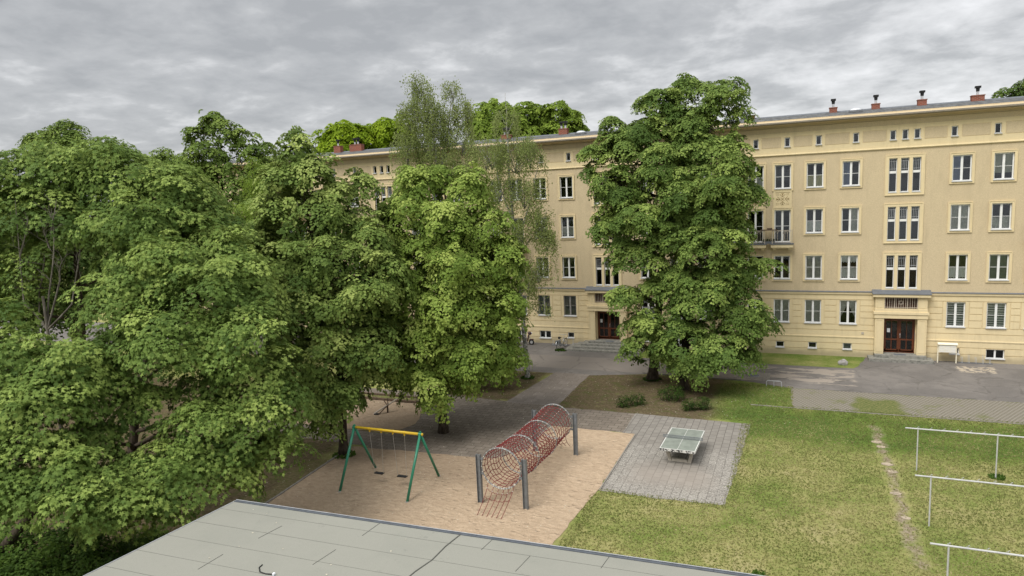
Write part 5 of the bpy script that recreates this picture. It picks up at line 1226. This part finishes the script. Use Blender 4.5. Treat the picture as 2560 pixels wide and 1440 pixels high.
# birches: thin stems, hanging veils of tiny leaves
def birch(base, stems, veils, label):
    o = empty('birch_tree', base); tag(o, label, 'tree'); b_ = Vector(base); mb = MB()
    for st_, r0, r1 in stems:
        pts = [at(*s_) - b_ if s_[2] > 1 else Vector(s_) for s_ in st_]
        fine = []
        for i in range(len(pts) - 1):
            for k in range(5): fine.append(pts[i].lerp(pts[i + 1], k / 5) + Vector((random.uniform(-.03, .03), random.uniform(-.03, .03), 0)))
        fine.append(pts[-1]); n = len(fine); mb.tube(fine, [r0 + (r1 - r0) * i / (n - 1) for i in range(n)], 9)
    tw = MB(); PP = []; TN = []
    for (px, py, rx, ry, dp, n) in veils:
        rx *= 1.15; n = int(n * 1.3); c = at(px, py, dp) - b_; rh, rv = rx * dp / FPX, ry * dp / FPX
        for k in range(n):
            d_ = Vector(unit(rng.normal(size=3))); s_ = c + Vector((d_.x * rh * random.uniform(.3, 1), d_.y * rh * random.uniform(.3, 1), rv * (.25 + .75 * random.random())))
            L_ = rv * random.uniform(.5, 1.7); out = Vector((d_.x, d_.y, 0)) * random.uniform(.2, 1.1)
            pts = [s_ + out * (t_ ** .5) * .6 + Vector((0, 0, -L_ * t_ ** 1.4)) for t_ in (0, .25, .5, .75, 1)]
            tw.tube(pts, [.008, .006, .005, .004, .003], 3, cap=False)
            if k % 5 == 0: limb(mb, c + Vector((0, 0, -rv * .8)) * .5, s_, .03, .008, .1, 4, 5)
            m_ = max(12, int(L_ * 50)); tt_ = rng.random(m_); tv = rng.normal(.42, .16)
            q_ = np.array([tuple(s_)]) + np.array([tuple(out * .6)]) * (tt_ ** .5)[:, None] + np.array([[0, 0, -1]]) * (L_ * tt_ ** 1.4)[:, None] + rng.normal(0, .13, (m_, 3))
            PP.append(q_); TN.append(np.clip(rng.normal(tv, .15, m_), 0, 1))
    P_ = np.concatenate(PP); tn_ = np.concatenate(TN); ok = P_[:, 2] > .3; P_ = P_[ok]; tn_ = tn_[ok]; n = len(P_)
    mb.build('trunk', M['birchbark'], o, smooth=True)
    tw.build('twigs', M['bark'], o)
    leaf_mesh('crown', P_, unit(rng.normal(size=(n, 3)) + np.array([0, 0, .3])), unit(rng.normal(0, .4, (n, 3)) + np.array([0, 0, -1])), .10 * (.7 + .6 * rng.random(n)), tn_, M['birch'], o, 'quad')
    NL.append((label, n))
b = (-16.39, 40.72, 0)
birch(b, [([(0, 0, -.1), (1316, 900, 45.1), (1306, 780, 45.1), (1292, 660, 45.1), (1284, 560, 45.1), (1272, 430, 45.1), (1268, 330, 45), (1263, 232, 45)], .19, .012), ([(1292, 660, 45.1), (1310, 560, 45), (1335, 470, 44.9), (1345, 400, 44.8)], .06, .015), ([(1284, 560, 45.1), (1250, 470, 45.2), (1235, 380, 45.3)], .06, .012), ([(1300, 740, 45.1), (1340, 680, 44.8), (1362, 640, 44.7)], .05, .012)],
      [(1268, 320, 34, 50, 45, 16), (1230, 400, 60, 56, 45.4, 30), (1290, 410, 60, 60, 45, 34), (1325, 400, 30, 60, 44.8, 14), (1245, 490, 60, 50, 45.4, 30), (1310, 500, 44, 55, 44.8, 28), (1352, 570, 30, 46, 44.6, 24), (1310, 600, 50, 50, 44.8, 28), (1368, 610, 26, 40, 44.4, 22), (1345, 690, 36, 44, 44.6, 26), (1320, 730, 34, 46, 44.8, 14), (1225, 560, 44, 46, 45.2, 20), (1345, 775, 26, 22, 44.6, 8)],
      'slender birch with the spotted trunk standing on the small lawn by the path')
b = (-22.9, 40.6, 0)
birch(b, [([(0, 0, -.1), (1098, 800, 48), (1096, 600, 48), (1096, 470, 48), (1090, 380, 48), (1072, 280, 48), (1044, 185, 48)], .2, .012), ([(1096, 470, 48), (1108, 380, 48), (1125, 290, 48), (1132, 205, 48)], .08, .012), ([(1092, 440, 48), (1060, 370, 48), (1035, 300, 48)], .05, .012), ([(1100, 420, 48), (1140, 350, 48), (1165, 260, 48)], .05, .010)],
      [(1044, 225, 18, 40, 48, 14), (1062, 250, 20, 40, 48, 14), (1028, 310, 34, 50, 48, 26), (1065, 300, 34, 56, 48, 30), (1018, 390, 34, 54, 48, 28), (1070, 380, 50, 60, 48, 36), (1100, 330, 34, 50, 48, 22), (1132, 240, 20, 36, 48, 14), (1125, 310, 38, 50, 48, 28), (1168, 290, 18, 46, 48, 16), (1155, 370, 42, 50, 48, 28), (1110, 420, 60, 44, 48, 30), (1170, 440, 60, 40, 48, 28), (1050, 450, 56, 30, 48, 22), (1215, 410, 44, 40, 48, 18)],
      'twin topped birch rising above the roof line behind the bright linden')
# trees beyond the building
GB = 'trees beyond the apartment building'
def backtree(px, dp, lobes, mat, label, leaf=.27):
    c = at(px, 500, dp); b = (c.x, c.y, 0)
    tree(b, tr(b, [(px, 560, dp), (px, 430, dp), (px, lobes[0][1], dp)]), [(*l, dp + random.uniform(-.8, .8)) for l in lobes], mat, M['bark'], label, leaf, 1.5, 62, .7, .26, name='tree', group=GB, twigs=1, inner=.6)
backtree(1235, 78, [(1235, 285, 46, 38), (1270, 300, 40, 36), (1205, 320, 36, 36), (1240, 350, 60, 40), (1215, 400, 40, 40)], M['lime2'], 'green tree top above the roof directly right of the twin topped birch')
backtree(1320, 80, [(1315, 290, 40, 34), (1350, 310, 40, 36), (1320, 350, 60, 40)], M['lime2'], 'green tree top in the middle of the row above the roof')
backtree(1410, 79, [(1390, 290, 38, 34), (1425, 310, 34, 34), (1400, 340, 60, 40), (1450, 330, 22, 20)], M['lime2'], 'green tree top behind the chimney left of the tall maple')
backtree(865, 76, [(860, 335, 46, 32), (825, 350, 34, 26), (890, 345, 36, 34), (850, 375, 60, 34)], M['lime'], 'yellow green tree top behind the two brick chimneys')
backtree(960, 78, [(965, 325, 40, 30), (935, 345, 40, 34), (975, 360, 46, 40), (1010, 330, 30, 34)], M['lime'], 'yellow green tree top right of the two brick chimneys, behind the birch')
backtree(2535, 72, [(2510, 234, 20, 14), (2550, 226, 26, 24), (2590, 215, 40, 34), (2570, 240, 40, 24)], M['maple2'], 'dark tree top above the roof at the right edge of the picture', .20)
backtree(150, 62, [(165, 330, 42, 26), (110, 345, 34, 22), (190, 350, 34, 30), (140, 370, 60, 34), (85, 350, 20, 16)], M['oak'], 'dull green tree top behind the tall broad maple at the far left', .2)
backtree(420, 66, [(410, 385, 24, 16), (440, 405, 40, 22), (390, 410, 46, 30), (450, 440, 60, 40)], M['oak'], 'low distant tree crown between the tall maple and the oak', .2)
backtree(680, 64, [(690, 405, 34, 30), (660, 430, 46, 40), (720, 430, 40, 40), (680, 480, 70, 46)], M['horn'], 'distant tree crown between the oak and the dark linden', .18)
GL = 'trees at the far left beyond the maples'
def lefttree(px, dp, lobes, mat, label):
    c = at(px, 500, dp); b = (c.x, c.y, 0)
    tree(b, tr(b, [(px, 700, dp), (px, 560, dp), (px, lobes[0][1] + 20, dp)]), [(*l, dp + random.uniform(-.8, .8)) for l in lobes], mat, M['bark'], label, .22, 1.4, 60, .75, .26, name='tree', group=GL, twigs=1, inner=.5)
lefttree(-40, 46, [(-30, 520, 110, 80), (-60, 640, 130, 90), (40, 600, 80, 70), (-20, 740, 110, 60), (60, 720, 70, 60)], M['maple2'], 'shaded tree behind the dead branches at the left edge')
lefttree(150, 50, [(140, 560, 90, 70), (110, 680, 90, 70), (200, 650, 80, 70), (150, 770, 90, 50)], M['maple2'], 'shaded tree seen between the bare stems of the tall maple')
lefttree(300, 54, [(290, 600, 80, 60), (330, 690, 80, 60), (260, 720, 70, 50)], M['horn'], 'shaded tree right of the bare stems, mostly hidden by the wide maple')
lefttree(430, 56, [(430, 560, 80, 60), (400, 660, 80, 60), (480, 680, 80, 60), (420, 760, 90, 40)], M['horn'], 'shaded tree behind the wide maple, below the oak')
# dead twiggy branches in the gap of the left maples
dt = MB()
for (px, py, px2, py2, dp) in ((60, 760, 38, 500, 25.5), (50, 640, 70, 540, 25.5), (122, 740, 128, 520, 25.6), (124, 620, 100, 540, 25.6), (126, 590, 142, 500, 25.6), (180, 760, 205, 600, 26), (150, 700, 165, 640, 25.8)):
    a, b_ = at(px, py, dp), at(px2, py2, dp); pts = limb(dt, a, b_, .035, .008, .08, 7, 5)
    for k in range(9):
        q_ = pts[random.randint(1, 6)]; d_ = Vector((random.uniform(-1, 1), random.uniform(-.5, .5), random.uniform(.2, 1))) * random.uniform(.3, .8); t2 = limb(dt, q_, q_ + d_, .010, .004, .15, 4, 4)
        limb(dt, t2[2], t2[2] + Vector((random.uniform(-.4, .4), random.uniform(-.2, .2), random.uniform(0, .4))), .006, .003, .1, 3, 4)
g_ = at(110, 760, 25.6); stb = Vector((g_.x, g_.y, 0)); dt.tube([stb, g_ + Vector((0, 0, .3))], [.09, .05], 7)
for px, py in ((60, 760), (122, 740), (180, 760), (150, 700)): limb(dt, g_ + Vector((0, 0, -1.0)), at(px, py, 25.7), .045, .03, .05, 4, 6)
o = dt.build('dead_tree', M['barkgrey']); tag(o, 'leafless grey dead tree in the dark gap of the left maples', 'tree')
# ------------------------------------------------------------------ grass, weeds and fallen petals
def scatter(name, mat, n, region, h, wdt, label, cat, flat=False, keep=None, tone=(.5, .2)):
    x = rng.uniform(region[0], region[1], n); y = rng.uniform(region[2], region[3], n)
    if keep is not None: k = keep(x, y); x, y = x[k], y[k]
    n = len(x); P_ = np.stack([x, y, np.full(n, .02 if flat else h * .42)], 1)
    if flat: Nn = unit(rng.normal(0, .25, (n, 3)) + [0, 0, 1]); T_ = unit(rng.normal(size=(n, 3)))
    else: T_ = unit(rng.normal(0, .75, (n, 3)) + [0, 0, .55]); Nn = unit(np.cross(T_, unit(rng.normal(size=(n, 3))))); Nn *= np.where(Nn[:, 2:] < 0, -1, 1)
    pt = .22 * np.sin(x * .9 + 1.3 * np.sin(y * .6)) * np.sin(y * .75 + 1.1 * np.sin(x * .5)) + .12 * np.sin(x * 2.7 + y) * np.sin(y * 2.9 - x)
    o = leaf_mesh(name, P_, Nn, T_, wdt * (.6 + .8 * rng.random(n)), np.clip(rng.normal(tone[0], tone[1], n) + (0 if flat else pt - .25 * np.clip((y - 33) / 4, 0, 1)), 0, 1), mat, None, 'quad' if flat else 'tri'); tag(o, label, cat, kind='stuff'); return o
M['blade'] = leafmat('grass_blade', (.105, .150, .034), (.225, .238, .085), (.42, .375, .19), .35)
def lawnkeep(x, y):
    a = (x > -2.1) & (y < 38.2); b_ = (x > -7.2) & (y < 25.2); c_ = (x < .0) & (x > -4) & (y > 35.5) & (y < 42.6)
    pv = (x > -7.4) & (x < -2.1) & (y > 25.2) & (y < 35.4); tr2 = (x > 3.4) & (x < 4.1) & (y > 23) & (y < 36.5) & (rng.random(len(x)) < .7)
    return (a | b_ | c_) & ~pv & ~tr2
scatter('grass', M['blade'], 150000, (-7.4, 15, 14.5, 42.8), .05, .07, 'short patchy lawn grass, lush near the road and dry nearer the camera', 'grass', keep=lawnkeep, tone=(.52, .15))
def edgekeep(x, y): return ((np.abs(x + 7.25 + rng.normal(0, .12, len(x))) < .16) & (y < 25)) | ((np.abs(y - 25.3 + rng.normal(0, .1, len(x))) < .14) & (x > -7.3) & (x < -2.3)) | ((np.abs(x + 2.2 + rng.normal(0, .1, len(x))) < .14) & (y > 25.3) & (y < 35.2)) | ((np.abs(y - 38.45 + rng.normal(0, .15, len(x))) < .2) & (x > -.2)) 
scatter('grass', M['blade'], 260000, (-7.5, 14, 14.5, 38.8), .05, .06, 'ragged taller grass fringe along the edges of sand and paving', 'grass', keep=edgekeep, tone=(.35, .25))
M['petal'] = simple('dry_petal', (.50, .46, .36), .9, .1)
def pk(x, y): return (x < -7.8) | (y > 35.4)
scatter('fallen_petals', M['petal'], 2600, (-28, 0, 18, 42), 0, .045, 'pale fallen petals and leaf scraps scattered over soil, paving and sand', 'litter', True, keep=pk)
o = scatter('fallen_petals', M['petal'], 60, (-15, -2, 8, 14.4), 0, .045, 'a few pale petals lying on the flat roof', 'litter', True); o.location.z = ZR - .005
def weedk(x, y):
    d1 = np.hypot(x + 20.0, y - 25.5) < .55; d2 = np.hypot(x + 8.4, y - 42.3) < .6; d3 = np.hypot(x + 16.4, y - 40.7) < .45; d4 = (np.hypot(x - 7.6, y - 31.15) < .3); d5 = np.hypot(x + 16.8, y - 48.9) < .5; d6 = np.hypot(x + .9, y - 20.9) < .22
    return d1 | d2 | d3 | d4 | d5 | d6
scatter('weeds', M['hedge'], 260000, (-21, 9, 20, 50), .12, .13, 'small tufts of weeds at the trunk feet and frame posts', 'weeds', keep=weedk)
print('LEAVES', sum(n for _, n in NL), NL)
